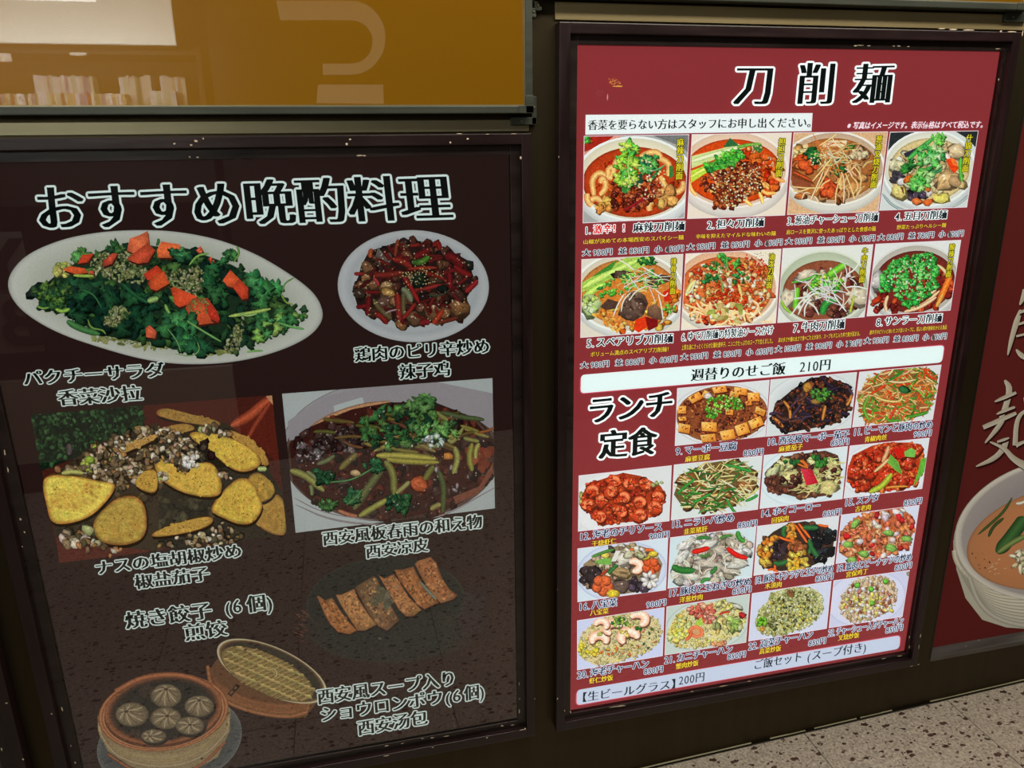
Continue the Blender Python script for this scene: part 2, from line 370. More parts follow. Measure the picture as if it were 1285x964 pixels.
def in_ell(cx, cy, rx, ry, rot=0, p=.5):
    def f(r):
        t = r.uniform(0, 6.2832); k = r.random() ** p; x, y = rx * k * math.cos(t), ry * k * math.sin(t)
        return cx + x * math.cos(rot) - y * math.sin(rot), cy + x * math.sin(rot) + y * math.cos(rot)
    return f
def in_poly(pts):
    xs = [p[0] for p in pts]; ys = [p[1] for p in pts]
    def f(r):
        for _ in range(60):
            x, y = r.uniform(min(xs), max(xs)), r.uniform(min(ys), max(ys)); c = False; j = len(pts) - 1
            for i in range(len(pts)):
                if (pts[i][1] > y) != (pts[j][1] > y) and x < (pts[j][0] - pts[i][0]) * (y - pts[i][1]) / (pts[j][1] - pts[i][1]) + pts[i][0]: c = not c
                j = i
            if c: return x, y
        return x, y
    return f
def vary(r, col, a=.15):
    k = 1 + r.uniform(-a, a); return [min(255, max(0, c * k * (1 + r.uniform(-a, a) * .35))) for c in col]

# ------------------------------------------------------------------ lettering
_fc = bpy.data.curves.new('type', 'FONT'); _fo = bpy.data.objects.new('type', _fc); COL.objects.link(_fo); _fc.resolution_u = 2; _fc.fill_mode = 'FRONT'
_gl = {}
def glyph(ch, off):
    k = (ch, off)
    if k not in _gl:
        _fc.offset = off; _fc.body = ch; bpy.context.view_layer.update()
        ev = _fo.evaluated_get(bpy.context.evaluated_depsgraph_get()); me = ev.to_mesh()
        V = np.array([(v.co.x, v.co.y) for v in me.vertices]).reshape(-1, 2); F = [tuple(p.vertices) for p in me.polygons]; ev.to_mesh_clear()
        _gl[k] = (V, F)
    return _gl[k]
def adv(ch):
    if ch in '()': return .42
    if ch == ' ': return .4
    if ch in '.': return .42
    if ch == '・': return .6
    if ord(ch) < 128: return .56
    return 1.0
def text(A, s, bl, br, h, col=(16, 22, 20), out=(228, 236, 232), ow=1.6, smear=.05, thin=-.02, shear=0, vertical=False, nout=10):
    """a line of type from the foot of its first letter (bl) to the foot of its last (br), h pixels tall; out is its outline"""
    bl, br = np.array(bl, float), np.array(br, float); d = br - bl; W = math.hypot(*d)
    # upright direction follows the sheet
    mx = (bl + br) / 2; X, Z = plane([mx]); q = unplane(X[0], Z[0] + .01); upv = np.array([q[0] - mx[0], q[1] - mx[1]]); upv = upv / math.hypot(*upv)
    ux = d / W
    if vertical:
        n = len(s); tot = 0
        ch_h = h
        P, F, c0 = [], [], 0
        for i, ch in enumerate(s):
            V, f = glyph(ch, 0.0); ctr = bl + d * ((i + .5) / n); step = W / n
            if not len(V): continue
            hx = np.array([1, -.06]); hx = hx / math.hypot(*hx)
            q_ = np.stack([(V[:, 0] - .5) * ch_h, (V[:, 1] - .38) * step * 1.02], 1)
            for sm in (-.03, .03):
                P.append(ctr + (q_[:, :1] + sm * ch_h) * hx + q_[:, 1:] * upv); F += [tuple(a + c0 for a in g) for g in f]; c0 += len(V)
        P = np.concatenate(P)
        if out is not None:
            for k in range(8):
                t = k * math.pi / 4; A.add(P + np.array([math.cos(t), math.sin(t)]) * ow, F, out); A.n -= 1
            A.n += 4
        A.add(P, F, col); return
    tot = sum(adv(c) for c in s)
    # trim the side bearing of the first and last letters
    lb = 0.0 if ord(s[0]) < 128 else .05; rb = 0.0 if ord(s[-1]) < 128 else .05
    if s[0] in '（【': lb = .6
    if s[-1] in '。、': rb = .6
    if s[-1] in '）】': rb = .6
    tot2 = tot - lb - rb; sx = W / tot2; sy = h / .90
    x = -lb; P, F, c0 = [], [], 0
    nsm = 1 if smear == 0 else (3 if h < 14 else 5)
    for ch in s:
        V, f = glyph(ch, thin)
        if len(V):
            lat = ord(ch) < 128
            for k in range(nsm):
                sm = 0 if nsm == 1 else smear * (2 * k / (nsm - 1) - 1) * (.6 if lat else 1)
                ky = 1.12 if (lat and ch.isdigit()) else 1
                q_ = np.stack([(V[:, 0] + x + sm) * sx + V[:, 1] * shear * sy, (V[:, 1] * ky + (0 if lat else .07)) * sy], 1)
                P.append(bl + q_[:, :1] * ux + q_[:, 1:] * upv); F += [tuple(a + c0 for a in g) for g in f]; c0 += len(V)
        x += adv(ch)
    P = np.concatenate(P)
    if out is not None:
        for k in range(nout):
            t = k * 2 * math.pi / nout; A.add(P + np.array([math.cos(t), math.sin(t)]) * ow, F, out); A.n -= 1
        A.n += 4
    A.add(P, F, col)

M_CLEAR = bpy.data.materials.new('clear_edge'); M_CLEAR.use_nodes = True
M_CLEAR.node_tree.nodes.remove(M_CLEAR.node_tree.nodes['Principled BSDF']); _t = N(M_CLEAR, 'ShaderNodeBsdfTransparent'); L(M_CLEAR, _t.outputs[0], M_CLEAR.node_tree.nodes['Material Output'].inputs[0])
def pane(name, b, m, parent):
    # a thin pane: the mirror gloss of both surfaces is carried by the front one
    o = boxes(name, [b], m, parent); o.data.materials.append(M_CLEAR)
    for p in o.data.polygons: p.material_index = 0 if p.normal.y < -.5 else 1
    return o
# ------------------------------------------------------------------ frames, light boxes, amber panels
def frame_parts(parent, outer, groove, window, front=-.024, bead=-.012):
    """outer / groove / window = (x0, x1, z0, z1) as tangents at the lens; four rails, four beads"""
    def wv(r, y): k = CAM_D + y; return (r[0] * k, r[1] * k, CAM_H + r[2] * k, CAM_H + r[3] * k)
    o, g = wv(outer, front), wv(groove, front); w_ = wv(window, bead); g2 = (g[0] - .004, g[1] + .004, g[2] - .004, g[3] + .004)
    bv = .0018
    for b, m in (((o[0], g[0], front, WY, o[2], o[3]), M_WOODV), ((g[1], o[1], front, WY, o[2], o[3]), M_WOODV), ((g[0] - .0005, g[1] + .0005, front, WY, g[3], o[3]), M_WOOD), ((g[0] - .0005, g[1] + .0005, front, WY, o[2], g[2]), M_WOOD)):
        boxes('frame_rail', [b], m, parent, bevel=bv)
    for b in ((g2[0], w_[0], bead, WY, g2[2], g2[3]), (w_[1], g2[1], bead, WY, g2[2], g2[3]), (w_[0] - .0005, w_[1] + .0005, bead, WY, w_[3], g2[3]), (w_[0] - .0005, w_[1] + .0005, bead, WY, g2[2], w_[2])):
        boxes('inner_bead', [b], M_BEAD, parent, bevel=.0012)
    return o, w_
def chips(parent, pts, depth, seed=2):
    r = random.Random(seed); vs, fs = [], []
    for px, py, sx, sy in pts:
        x, z = XZ(px, py, depth); k = len(vs); n = 7
        for i in range(n):
            t = i / n * 6.283; q = r.uniform(.6, 1.2)
            vs.append((x + sx * .00165 * q * math.cos(t), depth - .0004, z + sy * .00165 * q * math.sin(t)))
        vs.append((x, depth - .0009, z)); fs += [(k + i, k + (i + 1) % n, k + n) for i in range(n)]
    return mesh_obj('paint_chip', vs, fs, M_CHIP, parent, kind='stuff', label='pale bare spots where the dark paint has chipped off')

def sheet(name, corners, col, mtl, parent, base=0.0, depth=0.0, **k):
    A = Art(base, depth=depth); A.STEP = 0; A.poly(corners, col); return A.build(name, mtl, parent, **k)

# --- right: the lit noodle menu
RB = empty('menu_light_box', (XZ(930, 500)[0], 0, 1.0), label='brightly lit red menu light box of numbered noodle and lunch dishes in a dark frame', cat='menu board')
ro, rw = frame_parts(RB, (.2974, .9868, -.9205, .1482), (.3121, .9735, -.9050, .1349), (.3214, .9620, -.8890, .1222))
boxes('box_back', [(rw[0] - .004, rw[1] + .004, .0005, WY + .001, rw[2] - .004, rw[3] + .004)], M_BLACK, RB)
chips(RB, [(1181, 36, 5, .7), (1196, 37.2, 7, .9), (1215, 38, 9, .8), (1256, 39.4, 2, 1.2), (1270, 39.8, 9, .7), (1283, 42, .8, 3), (699.5, 877, 1.2, 1.6), (708.5, 892, .7, 1.2), (1152.5, 834, 2, .8), (1144, 836, 3, .6), (1155, 798, .8, 4), (1153, 812, .7, 4), (701, 197, .4, 1.5), (699.5, 740, .4, 1.2)], -.024)
chips(RB, [(1074, 57.5, 3, .8), (1080, 57, 5, .7), (1090, 57.4, 3, .7), (1121, 58, 2, .7), (1128, 57.8, 3, .7), (1140, 58.5, 2, .6), (1252, 61.3, 5, .7), (1253, 100, .6, 2), (1109, 826.5, 5, .8), (1128, 823.5, 6, .7), (1141, 800, .8, 3), (1141, 812, .8, 4), (716, 893.5, 1, 2), (771, 887, 14, .8), (780, 886, 9, 1.5), (868, 868, 3, 1), (908, 861, 7, 1), (940, 855, 4, .9)], -.012, 5)
SH = sheet('menu_sheet', [(719, 50), (1256, 55), (1140, 822), (712, 899)], (140, 51, 54), P_RIGHT, RB, label='glossy crimson printed menu sheet')
pane('glass_pane', (rw[0] - .002, rw[1] + .002, -.0075, -.0065, rw[2] - .002, rw[3] + .002), G_RIGHT, RB)

# --- left: the evening menu
LB = empty('menu_poster_case', (XZ(330, 560)[0], 0, .8), label='large dark brown evening menu poster with six dishes behind glass in a dark frame', cat='menu board')
lo, lw = frame_parts(LB, (-.4355, .2608, -.9200, .0172), (-.4200, .2478, -.9040, .0036), (-.4020, .2326, -.8840, -.0092))
boxes('box_back', [(lw[0] - .004, lw[1] + .004, .0005, WY + .001, lw[2] - .004, lw[3] + .004)], M_BLACK, LB)
chips(LB, [(219, 180.5, 1.4, 1.1), (240, 182, 1.2, 1), (246, 177, 1.8, 1.2), (255, 174, 1.2, .9), (435, 181, 1.3, 1.3), (439, 175, 1.4, 1), (565, 179, 1.2, 1.3), (587, 174.5, 1.2, 1), (576, 168, 3, .5), (645, 168, 3, .5), (612, 168.5, 2, .5), (653.5, 198, 1.1, 1.8), (671, 877, .8, 1), (659, 914.5, 1.5, 2), (655, 916, 4, .8), (611, 926, 2, .8), (543, 938, 2, 1), (485, 948.5, 5, .9), (65, 896, 1, 1.2)], -.024, 3)
chips(LB, [(238, 197, 1, 1), (248, 197.4, 2, .7), (451, 195, 4, 1), (457, 195.4, 2, .8), (651.5, 858, .6, 4), (651.5, 893, .8, 5), (652, 877, .6, 1.6), (630, 911, 3, 1.3), (530, 927, 2, 1), (542, 926, 2.5, 1), (643, 910, 3, .6), (560, 924, 5, .6), (78, 890, .8, 4), (89, 936, .7, 2), (94.5, 957, 1, 2), (6, 568, .8, 4), (10, 590, .7, 4), (26, 652, 1, 2), (31, 668, .9, 1.5), (28, 686, .9, 1), (485, 936, 3, .9), (505, 933, 3, .8)], -.012, 9)
SL = sheet('poster_sheet', [(-60, 190), (652, 188), (655, 912), (80, 1010)], (49, 31, 28), P_LEFT, LB, label='dark chocolate brown printed sheet')
pane('glass_pane', (lw[0] - .002, lw[1] + .002, -.0075, -.0065, lw[2] - .002, lw[3] + .002), G_LEFT, LB)

# --- far left: the next case, only its right rail in view
NB = empty('neighbour_case', (-1.1, 0, .8), label='edge of another dark framed case at the bottom left corner of the picture', cat='menu board')
no, nw = frame_parts(NB, (-1.15, -.4702, -.9200, .0172), (-1.134, -.4850, -.9040, .0036), (-1.12, -.4990, -.8840, -.0092))
boxes('box_back', [(nw[0] - .004, nw[1] + .004, .0005, WY + .001, nw[2] - .004, nw[3] + .004)], M_BLACK, NB)
pane('glass_pane', (nw[0] - .002, nw[1] + .002, -.0075, -.0065, nw[2] - .002, nw[3] + .002), G_LEFT, NB)
chips(NB, [(8, 882.5, 1.6, 1), (29, 953, 1.2, 1.6), (2, 940, 1, 3)], -.024, 8)

# --- far right: recessed red poster
d3 = .038
TB = empty('noodle_poster', (XZ(1250, 600, d3)[0], d3, .9), label='dark red poster with brush lettering and a big noodle bowl, recessed at far right', cat='poster')
ST = sheet('poster_sheet', [(1268, 240), (1330, -160), (1390, 775), (1160, 815.5)], (82, 30, 27), P_THIRD, TB, depth=d3)
zc = XZ(1180, 809.5, d3)[1]
boxes('sill_rail', [(x3, 2.3, WY - .001, d3 + .006, z3b - .012, z3b + .0005)], M_RAIL, TB, bevel=.001)
boxes('side_reveal', [(x3 - .004, x3, WY - .0005, d3 + .006, z3b, 2.0)], M_BLACK, TB)
chips(TB, [(1212, 811, 1.5, 1), (1228, 803.5, 1.5, 1)], .02, 4)

# --- amber panels
def amber(name, x0, x1, zb, zt, label):
    """x0.. zt tangents of the frame's outer edges; the frame bar is .0085 wide"""
    y0 = -.030; k = CAM_D + y0; X0, X1, ZB, ZT = x0 * k, x1 * k, CAM_H + zb * k, CAM_H + zt * k; bw = .0125
    root = empty(name, ((X0 + X1) / 2, 0, ZB), label=label, cat='sign panel')
    for b in ((X0, X0 + bw, y0, WY, ZB, ZT), (X1 - bw, X1, y0, WY, ZB, ZT), (X0 + bw, X1 - bw, y0, WY, ZT - bw, ZT), (X0 + bw, X1 - bw, y0, WY, ZB, ZB + bw)):
        boxes('frame_bar', [b], M_GREYF, root, bevel=.0016)
    boxes('edge_bead', [(X0 + bw, X1 - bw, y0 + .004, y0 + .010, ZB + bw, ZB + bw + .0022), (X1 - bw - .0022, X1 - bw, y0 + .004, y0 + .010, ZB + bw, ZT - bw), (X0 + bw, X0 + bw + .0022, y0 + .004, y0 + .010, ZB + bw, ZT - bw)], M_TRIM, root)
    boxes('amber_face', [(X0 + bw, X1 - bw, y0 + .012, y0 + .018, ZB + bw, ZT - bw)], M_AMBER, root)
    pane('face_glass', (X0 + bw, X1 - bw, y0 + .009, y0 + .0095, ZB + bw, ZT - bw), G_AMBER, root)
    return root, X0, X1, ZB, ZT
def bracket(root, boxes_, screws):
    p = boxes('corner_bracket', boxes_, M_GREYF, root, bevel=.0008)
    for x, y, z in screws:
        bm = bmesh.new(); bmesh.ops.create_cone(bm, cap_ends=True, segments=12, radius1=.0022, radius2=.0014, depth=.0016, matrix=Matrix.Translation((x, y, z)) @ Matrix.Rotation(math.pi / 2, 4, 'X'))
        me = bpy.data.meshes.new('screw'); bm.to_mesh(me); bm.free(); me.materials.append(M_SCREW); o = bpy.data.objects.new('screw', me); put(o, p)
AL, a0, a1, ab, at_ = amber('amber_sign_panel', -1.15, .2630, .0412, .62, 'large amber panel above the brown menu poster with books mirrored in its face')
AR, b0, b1, bb, bt = amber('amber_sign_panel', .2722, .9960, .1765, .75, 'amber panel whose grey lower frame shows above the red menu')
def pb(px0, px1, py0, py1, y0, y1):
    xa, za = XZ(px0, py1, y0); xb, zb = XZ(px1, py0, y0); return (xa, xb, y0, y1, za, zb)
bracket(AL, [pb(641.5, 673.5, 147.2, 156.5, -.010, WY), pb(667.5, 673.5, 121, 156.5, -.010, WY), (a1 - .026, a1 + .0012, -.0315, -.028, ab + .0002, ab + .0128), (a1 - .0135, a1 + .0012, -.0315, -.028, ab, ab + .03)],
        [(*[XZ(654.4, 152, -.010)[0]], -.0112, XZ(654.4, 152, -.010)[1]), (XZ(670.3, 134.7, -.010)[0], -.0112, XZ(670.3, 134.7, -.010)[1])])
bracket(AL, [pb(664, 673, 18.2, 21.5, -.016, WY), pb(665.5, 672.5, 10, 19, -.014, WY)], [(XZ(669.5, 14.5, -.014)[0], -.0152, XZ(669.5, 14.5, -.014)[1])])
bracket(AR, [pb(673, 680, 8, 13, -.012, WY), pb(671, 676, 2, 10, -.012, WY)], [(XZ(675.5, 6.5, -.012)[0], -.0132, XZ(675.5, 6.5, -.012)[1])])
bracket(AR, [pb(1261, 1292, 14, 27, -.010, WY), (b1 - .035, b1 + .0012, -.0315, -.028, bb + .0002, bb + .0128)], [(XZ(1271.3, 21.5, -.010)[0], -.0112, XZ(1271.3, 21.5, -.010)[1])])
# champagne strips between panels and frames
zt_, zb_ = XZ(640, 150.5, .001)[1], XZ(640, 164.6, .001)[1]
boxes('trim_1', [(-2.5, XZ(663.5, 158, 0)[0], -.001, WY, zb_, zt_)], M_TRIM, bevel=.0006, kind='structure')
boxes('trim_2', [(XZ(696.6, 15, 0)[0], 2.6, -.001, WY, XZ(760, 26, 0)[1], XZ(760, 4, 0)[1])], noise_mat('bronze_strip', (168, 150, 106), (178, 160, 116), 60, .42, .35, (.05, 1, 1), 0), bevel=.0006, kind='structure')

# ------------------------------------------------------------------ the shopfront across the passage (seen mirrored in the panes)
M_DARKW = mat('dark_shopfront', (34, 27, 20), .7)
boxes('wall_front', [(-2.6, 3.2, OPP - .8, OPP - .7, -.3, TOP), (-.45, 3.2, OPP - .7, OPP, -.3, TOP), (-2.6, -.45, OPP - .7, OPP, -.3, .44), (-2.6, -.45, OPP - .7, OPP, 2.30, TOP)], M_DARKW, kind='structure')
mlight = mat('shop_light_panel', (230, 232, 215), .6, 0, 2.6)
boxes('shop_light_panel', [(-1.9, -.58, OPP + .005, OPP + .04, 1.905, 2.28)], mlight, label='bright light panel over the bookshelf opposite, mirrored in the amber panel', cat='lamp')
bc = empty('bookcase', (-1.2, OPP, 0), label='dark bookcase across the passage, seen only as a reflection in the amber panel', cat='bookcase')
MB_ = mat('bookcase_wood', (34, 25, 16), .7)
for z in (.46, .86, 1.26, 1.645, 1.885): boxes('shelf', [(-2.5, -.50, OPP - .28, OPP + .0, z - .016, z)], MB_, bc)
for x in (-2.5, -.50): boxes('side_panel', [(x - .01, x + .01, OPP - .28, OPP + .004, .44, 1.9)], MB_, bc)
boxes('back_panel', [(-2.5, -.5, OPP - .30, OPP - .285, .44, 1.9)], MB_, bc)
area('book_fill', (-1.0, OPP + .35, 1.86), (1.0, .08), 13, (.95, .98, 1), (math.radians(-62), 0, 0))  # unseen fill lamp added to make the books bright enough to mirror
def opp(px, py, y=OPP):
    """where a mirrored point of the photograph really stands, across the passage"""
    v = ray(px, py) * (CAM_D - y); return v[0], CAM_H + v[2]
rb = random.Random(11)
COVERS = [('cream', (214, 206, 180)), ('white', (224, 222, 214)), ('brick red', (150, 74, 60)), ('tan', (196, 168, 116)), ('mauve', (160, 136, 150)), ('olive', (140, 142, 96)), ('pale green', (190, 200, 160))]
bmats = [mat('book_cover', c, .5) for _, c in COVERS]
def book_row(px0, px1, hs, y0, y1, wts, tall):
    x, xe = opp(px1, 120)[0], opp(px0, 120)[0]
    x, xe = min(x, xe), max(x, xe)
    while x < xe:
        tk = rb.uniform(.010, .017); k = rb.choices(range(7), wts)[0]
        boxes('paperback', [(x, x + tk - .0008, y0, y1, 1.645, 1.645 + hs * rb.uniform(.95, 1.02))], bmats[k], None, label='%s %s paperback in the bookshelf mirrored in the amber panel' % (COVERS[k][0], tall), cat='book', group='%s %s paperbacks on the mirrored shelf' % (COVERS[k][0], tall))
        x += tk
book_row(36, 108, .150, OPP - .24, OPP - .14, (3, 4, 0, 0, 3, 0, 1), 'tall'); book_row(145, 168, .150, OPP - .24, OPP - .14, (4, 1, 0, 1, 0, 2, 4), 'tall'); book_row(170, 182, .150, OPP - .24, OPP - .14, (4, 1, 0, 0, 0, 1, 2), 'tall'); book_row(198, 226, .150, OPP - .24, OPP - .14, (4, 1, 0, 2, 1, 1, 2), 'tall')
book_row(0, 30, .068, OPP - .13, OPP - .04, (2, 3, 1, 4, 1, 1, 1), 'short'); book_row(34, 155, .070, OPP - .13, OPP - .04, (2, 4, 2, 4, 2, 1, 1), 'short'); book_row(188, 218, .082, OPP - .13, OPP - .04, (3, 3, 0, 2, 1, 1, 2), 'short')
for xa, xb, za, zb in ((-1.29, -1.235, 1.835, 1.868), (-1.01, -.945, 1.862, 1.874)):
    boxes('shelf_label', [(xa, xb, OPP + .001, OPP + .004, za, zb)], mat('paper_label', (225, 220, 205), .7), label='small white price tag on the shelf edge, left one of the two mirrored' if xa < -1.2 else 'narrow cream tag on the shelf edge, right one of the two mirrored', cat='label')
boxes('lower_cabinet', [(-1.95, -.52, OPP, OPP + .04, .05, .46)], mat('pale_cabinet', (176, 162, 150), .6), label='pale low cabinet front mirrored in the lower left of the brown poster', cat='cabinet')
# shop sign with rounded letter, and the small door sign
def opp_text(name, s, x, z, size, col, emit, y, label):
    c = bpy.data.curves.new(name, 'FONT'); c.body = s; c.size = size; c.extrude = .004; c.offset = size * .03
    t = bpy.data.objects.new(name, c); COL.objects.link(t); bpy.context.view_layer.update()
    me = bpy.data.meshes.new_from_object(t.evaluated_get(bpy.context.evaluated_depsgraph_get())); bpy.data.objects.remove(t)
    me.materials.clear(); me.materials.append(mat(name + '_face', col, .5, 0, emit))
    o = bpy.data.objects.new(name, me); o.rotation_euler = (math.pi / 2, 0, math.pi); o.location = (x, y, z); COL.objects.link(o); return tag(o, label, 'sign')

def slab(name, outline_px, holes_as_strip, m, label, y=OPP + .012, t=.008):
    P = [opp(*p, y) for p in outline_px]; n = len(P); vs = [(x, y, z) for x, z in P] + [(x, y - t, z) for x, z in P]
    fs = ([(i, i + 1, n - 2 - i, n - 1 - i) for i in range(n // 2 - 1)] if holes_as_strip else [tuple(range(n))]) + [(i, (i + 1) % n, n + (i + 1) % n, n + i) for i in range(n)]
    return mesh_obj(name, vs, fs, m, label=label, cat='sign')
M_SIGN = mat('pale_sign_letter', (235, 222, 190), .6, 0, .42)
outer = [(347, 3)] + [(440 + 43 * math.cos(a), 49 + 46 * math.sin(a)) for a in np.linspace(-1.57, 1.57, 15)] + [(405, 95)]
inner = [(352, 27)] + [(440 + 27 * math.cos(a), 54 + 27 * math.sin(a)) for a in np.linspace(-1.57, 1.57, 15)] + [(405, 81)]
slab('shop_letter', outer + inner[::-1], True, M_SIGN, 'pale rounded letter of the shop sign opposite, mirrored in the amber panel')
slab('shop_letter', [(399, 107), (480, 107), (481, 131), (397, 130)], False, M_SIGN, 'pale block below the rounded sign letter, mirrored at the amber panel foot')
boxes('door_sign', [(-2.0, -1.32, OPP + .05, OPP + .06, .60, 1.14)], mat('door_sign_face', (120, 110, 104), .6), label='grey notice board opposite, mirrored at the left edge of the brown poster', cat='sign')
opp_text('door_letter', 'Y', -1.33, .90, .30, (30, 22, 20), 0, OPP + .062, 'dark upper letter on the grey notice board mirrored at left')
opp_text('door_letter', 'B', -1.30, .64, .30, (30, 22, 20), 0, OPP + .062, 'dark lower letter on the grey notice board mirrored at left')

# ------------------------------------------------------------------ print on the brown poster
LBASE = .0040
INK = (20, 27, 25)
def line(parent, mtl, *a, label=None, **kw):
    A = Art(LBASE); text(A, *a, **kw); return A.build('lettering', mtl, parent, label=label)
def lettering(parent, mtl, rows, label=None, **kw):
    for r in rows:
        d = dict(kw)
        if len(r) > 4: d.update(r[4])
        line(parent, mtl, *r[:4], label=label, **d)
WH = (222, 234, 230)
lettering(SL, P_LEFT, [('おすすめ晩酌料理', (49.5, 289), (566, 274.5), 56)], 'large black headline outlined in white', out=WH, ow=2.8, smear=.036, thin=-.006, nout=14)
K = dict(out=(214, 224, 218), ow=1.5, smear=.042, thin=-.006)
for rows in ([('パクチーサラダ', (32, 483.5), (208, 472), 18.5), ('香菜沙拉', (76, 508.5), (179, 501.5), 19.5)],
             [('鶏肉のピリ辛炒め', (446, 453.5), (614, 442.5), 18), ('辣子鸡', (501.5, 475.5), (564.5, 471), 18.5)],
             [('ナスの塩胡椒炒め', (122, 720.5), (304.5, 698), 17.5), ('椒盐茄子', (172, 738.5), (263.5, 727), 18)],
             [('焼き餃子', (160.5, 788), (266.5, 774.5), 21), ('(6', (283, 770), (306, 766.5), 19), ('個)', (312, 768), (346, 762.5), 21), ('煎饺', (234, 803), (285.5, 796), 20)],
             [('西安風板春雨の和え物', (406, 684), (604.5, 661.5), 17.5), ('西安凉皮', (460, 700), (537, 690.5), 17)],
             [('西安風スープ入り', (399.5, 883), (572.5, 858.5), 19), ('ショウロンポウ', (403, 905), (556, 882), 18.5), ('(6', (558, 882), (580, 878), 17), ('個)', (583, 878.5), (610, 873.5), 18.5), ('西安汤包', (450, 922), (536, 907.5), 18.5)]):
    lettering(SL, P_LEFT, rows, **K)

# ------------------------------------------------------------------ print on the lit menu
RW = (236, 244, 242)
lettering(SH, P_RIGHT, [('刀', (920, 131.5), (966.5, 131.5), 52), ('削', (998.5, 131), (1042.5, 130.5), 52), ('麺', (1069, 130), (1114, 129), 50)], 'three big black characters outlined in white', out=RW, ow=2.5, smear=.044, thin=-.012, nout=14)
A = Art(.0035, seed=3)
def rbox(A, q, col, edge=None, r=5, ew=1.6):
    """rounded box through four corners (TL, TR, BR, BL) with a pinkish rim"""
    def outline(q, r):
        q = [np.array(p, float) for p in q]; out = []
        for i in range(4):
            p, a, b = q[i], q[i - 1], q[(i + 1) % 4]; u = (a - p) / math.hypot(*(a - p)); v = (b - p) / math.hypot(*(b - p))
            for k in range(6):
                t = k / 5; out.append(p + u * r * (1 - t) ** 2 + v * r * t ** 2)
        return out
    c = sum(np.array(p, float) for p in q) / 4
    if edge is not None:
        o1 = outline([np.array(p) + np.sign(np.array(p) - c) * ew for p in q], r + ew); o0 = outline(q, r); n = len(o0)
        A.add(list(o1) + list(o0), [(i, (i + 1) % n, n + (i + 1) % n, n + i) for i in range(n)], [edge[0]] * n + [edge[1]] * n)
    A.poly(outline(q, r), col)
A.poly([(734.2, 144.2), (1018.4, 142), (1017, 164.6), (733.8, 169.2)], (238, 248, 246))
A.build('notice_strip', P_RIGHT, SH)
for q in ([(728.5, 470), (1183.5, 433), (1180.5, 454.5), (728, 493)], [(723.3, 865), (1128.5, 796.5), (1127.3, 813.3), (723, 884)]):
    A = Art(.0035); rbox(A, q, (234, 252, 248) if q[0][1] < 600 else (200, 212, 230), ((170, 40, 70), (232, 120, 135))); A.build('banner', P_RIGHT, SH, label='pale rounded banner with a pink rim')  # uneven backlight painted in: middle banner brighter, lower one dimmer and bluer
lettering(SH, P_RIGHT, [('香菜を要らない方はスタッフにお申し出ください。', (737, 163.3), (1016, 160), 12.5)], out=None, smear=.035, thin=-.008)
lettering(SH, P_RIGHT, [('※写真はイメージです。表示価格はすべて税込です。', (1061, 162), (1231, 160.6), 8.8)], col=(236, 220, 226), out=None, smear=.02, thin=.01, shear=.15)
lettering(SH, P_RIGHT, [('週替りのせご飯', (866, 478), (983.5, 469.3), 15.5), ('210円', (1001.5, 466.5), (1040, 463.8), 14.5)], out=None, smear=.045, thin=-.012)
lettering(SH, P_RIGHT, [('ランチ', (737, 531.5), (842, 521.5), 33), ('定食', (752, 574.5), (821, 568.5), 33.5)], 'big black heading outlined in white', out=RW, ow=2.3, smear=.04, thin=.006, nout=14)
lettering(SH, P_RIGHT, [('【生ビールグラス】', (730, 880), (847, 862.5), 12), ('200円', (850.5, 858.5), (882.7, 853.6), 12), ('ご飯セット', (944.5, 839.8), (1005, 828.8), 12.5), ('(スープ付き)', (1011, 829), (1087, 816.2), 12.5)], out=None, smear=.03, thin=-.01, col=(34, 40, 52))
YE = dict(col=(232, 208, 60), out=(92, 24, 40), ow=.5, smear=.012, thin=0.0, nout=4)
NM = dict(col=(26, 32, 40), out=RW, ow=.8, smear=.034, thin=.003, nout=8)
NS = dict(col=(34, 42, 66), out=(214, 224, 236), ow=.62, smear=.034, thin=.003, nout=8)
PR = dict(col=(34, 38, 46), out=(216, 224, 228), ow=.6, smear=.034, thin=.003, nout=8)
def lerp(a, b, t): return (a[0] + (b[0] - a[0]) * t, a[1] + (b[1] - a[1]) * t)
def noodle_item(names, yl, price, vert):
    """name line(s), yellow line, price line (large / regular / small) and the upright yellow label on the photo"""
    for nm in names:
        kw = {**NM, **(nm[4] if len(nm) > 4 else {})}; line(SH, P_RIGHT, *nm[:4], **kw, label='red lettering outlined in white' if len(nm) > 4 else None)
    line(SH, P_RIGHT, *yl, **YE, label='small yellow lettering')
    (p, q), vals, smudge = price
    us = [(0, .078), (.105, .295), (.36, .435), (.465, .655), (.715, .785), (.82, 1.0)]
    for k, (u0, u1) in enumerate(us):
        s = ('大', vals[0] + '円', '並', vals[1] + '円', '小', vals[2] + '円')[k]
        line(SH, P_RIGHT, s, lerp(p, q, u0), lerp(p, q, u1), 8.0, **PR)
    if smudge:
        c = lerp(p, q, .845 if smudge == 1 else .86); A = Art(LBASE + .0002); A.blob(c[0], c[1] - 3.2, 1.9, 4.6, -.05, (74, 68, 64), (104, 92, 88), 9, .2)
        A.build('rubbed_patch', P_RIGHT, SH, label='dark rubbed out digit')
    s, a, b, wd = vert
    line(SH, P_RIGHT, s, a, b, wd, col=(222, 210, 44), out=(60, 66, 24), ow=.8, vertical=True, label='upright yellow lettering')
noodle_item([('1.', (732.5, 294), (742.5, 293), 10.5), ('激辛！！', (744, 293.2), (790, 291), 11, dict(col=(214, 44, 44))), ('麻辣刀削麺', (794, 291.2), (857.5, 288.8), 11.5)], ('山椒が決めての本場西安のスパイシー麺', (731, 306.3), (856.6, 300.3), 5.8), (((730, 321), (856.6, 315)), ('950', '850', '650'), 1), ('麻辣刀削面', (853, 173.5), (851, 225.5), 9))
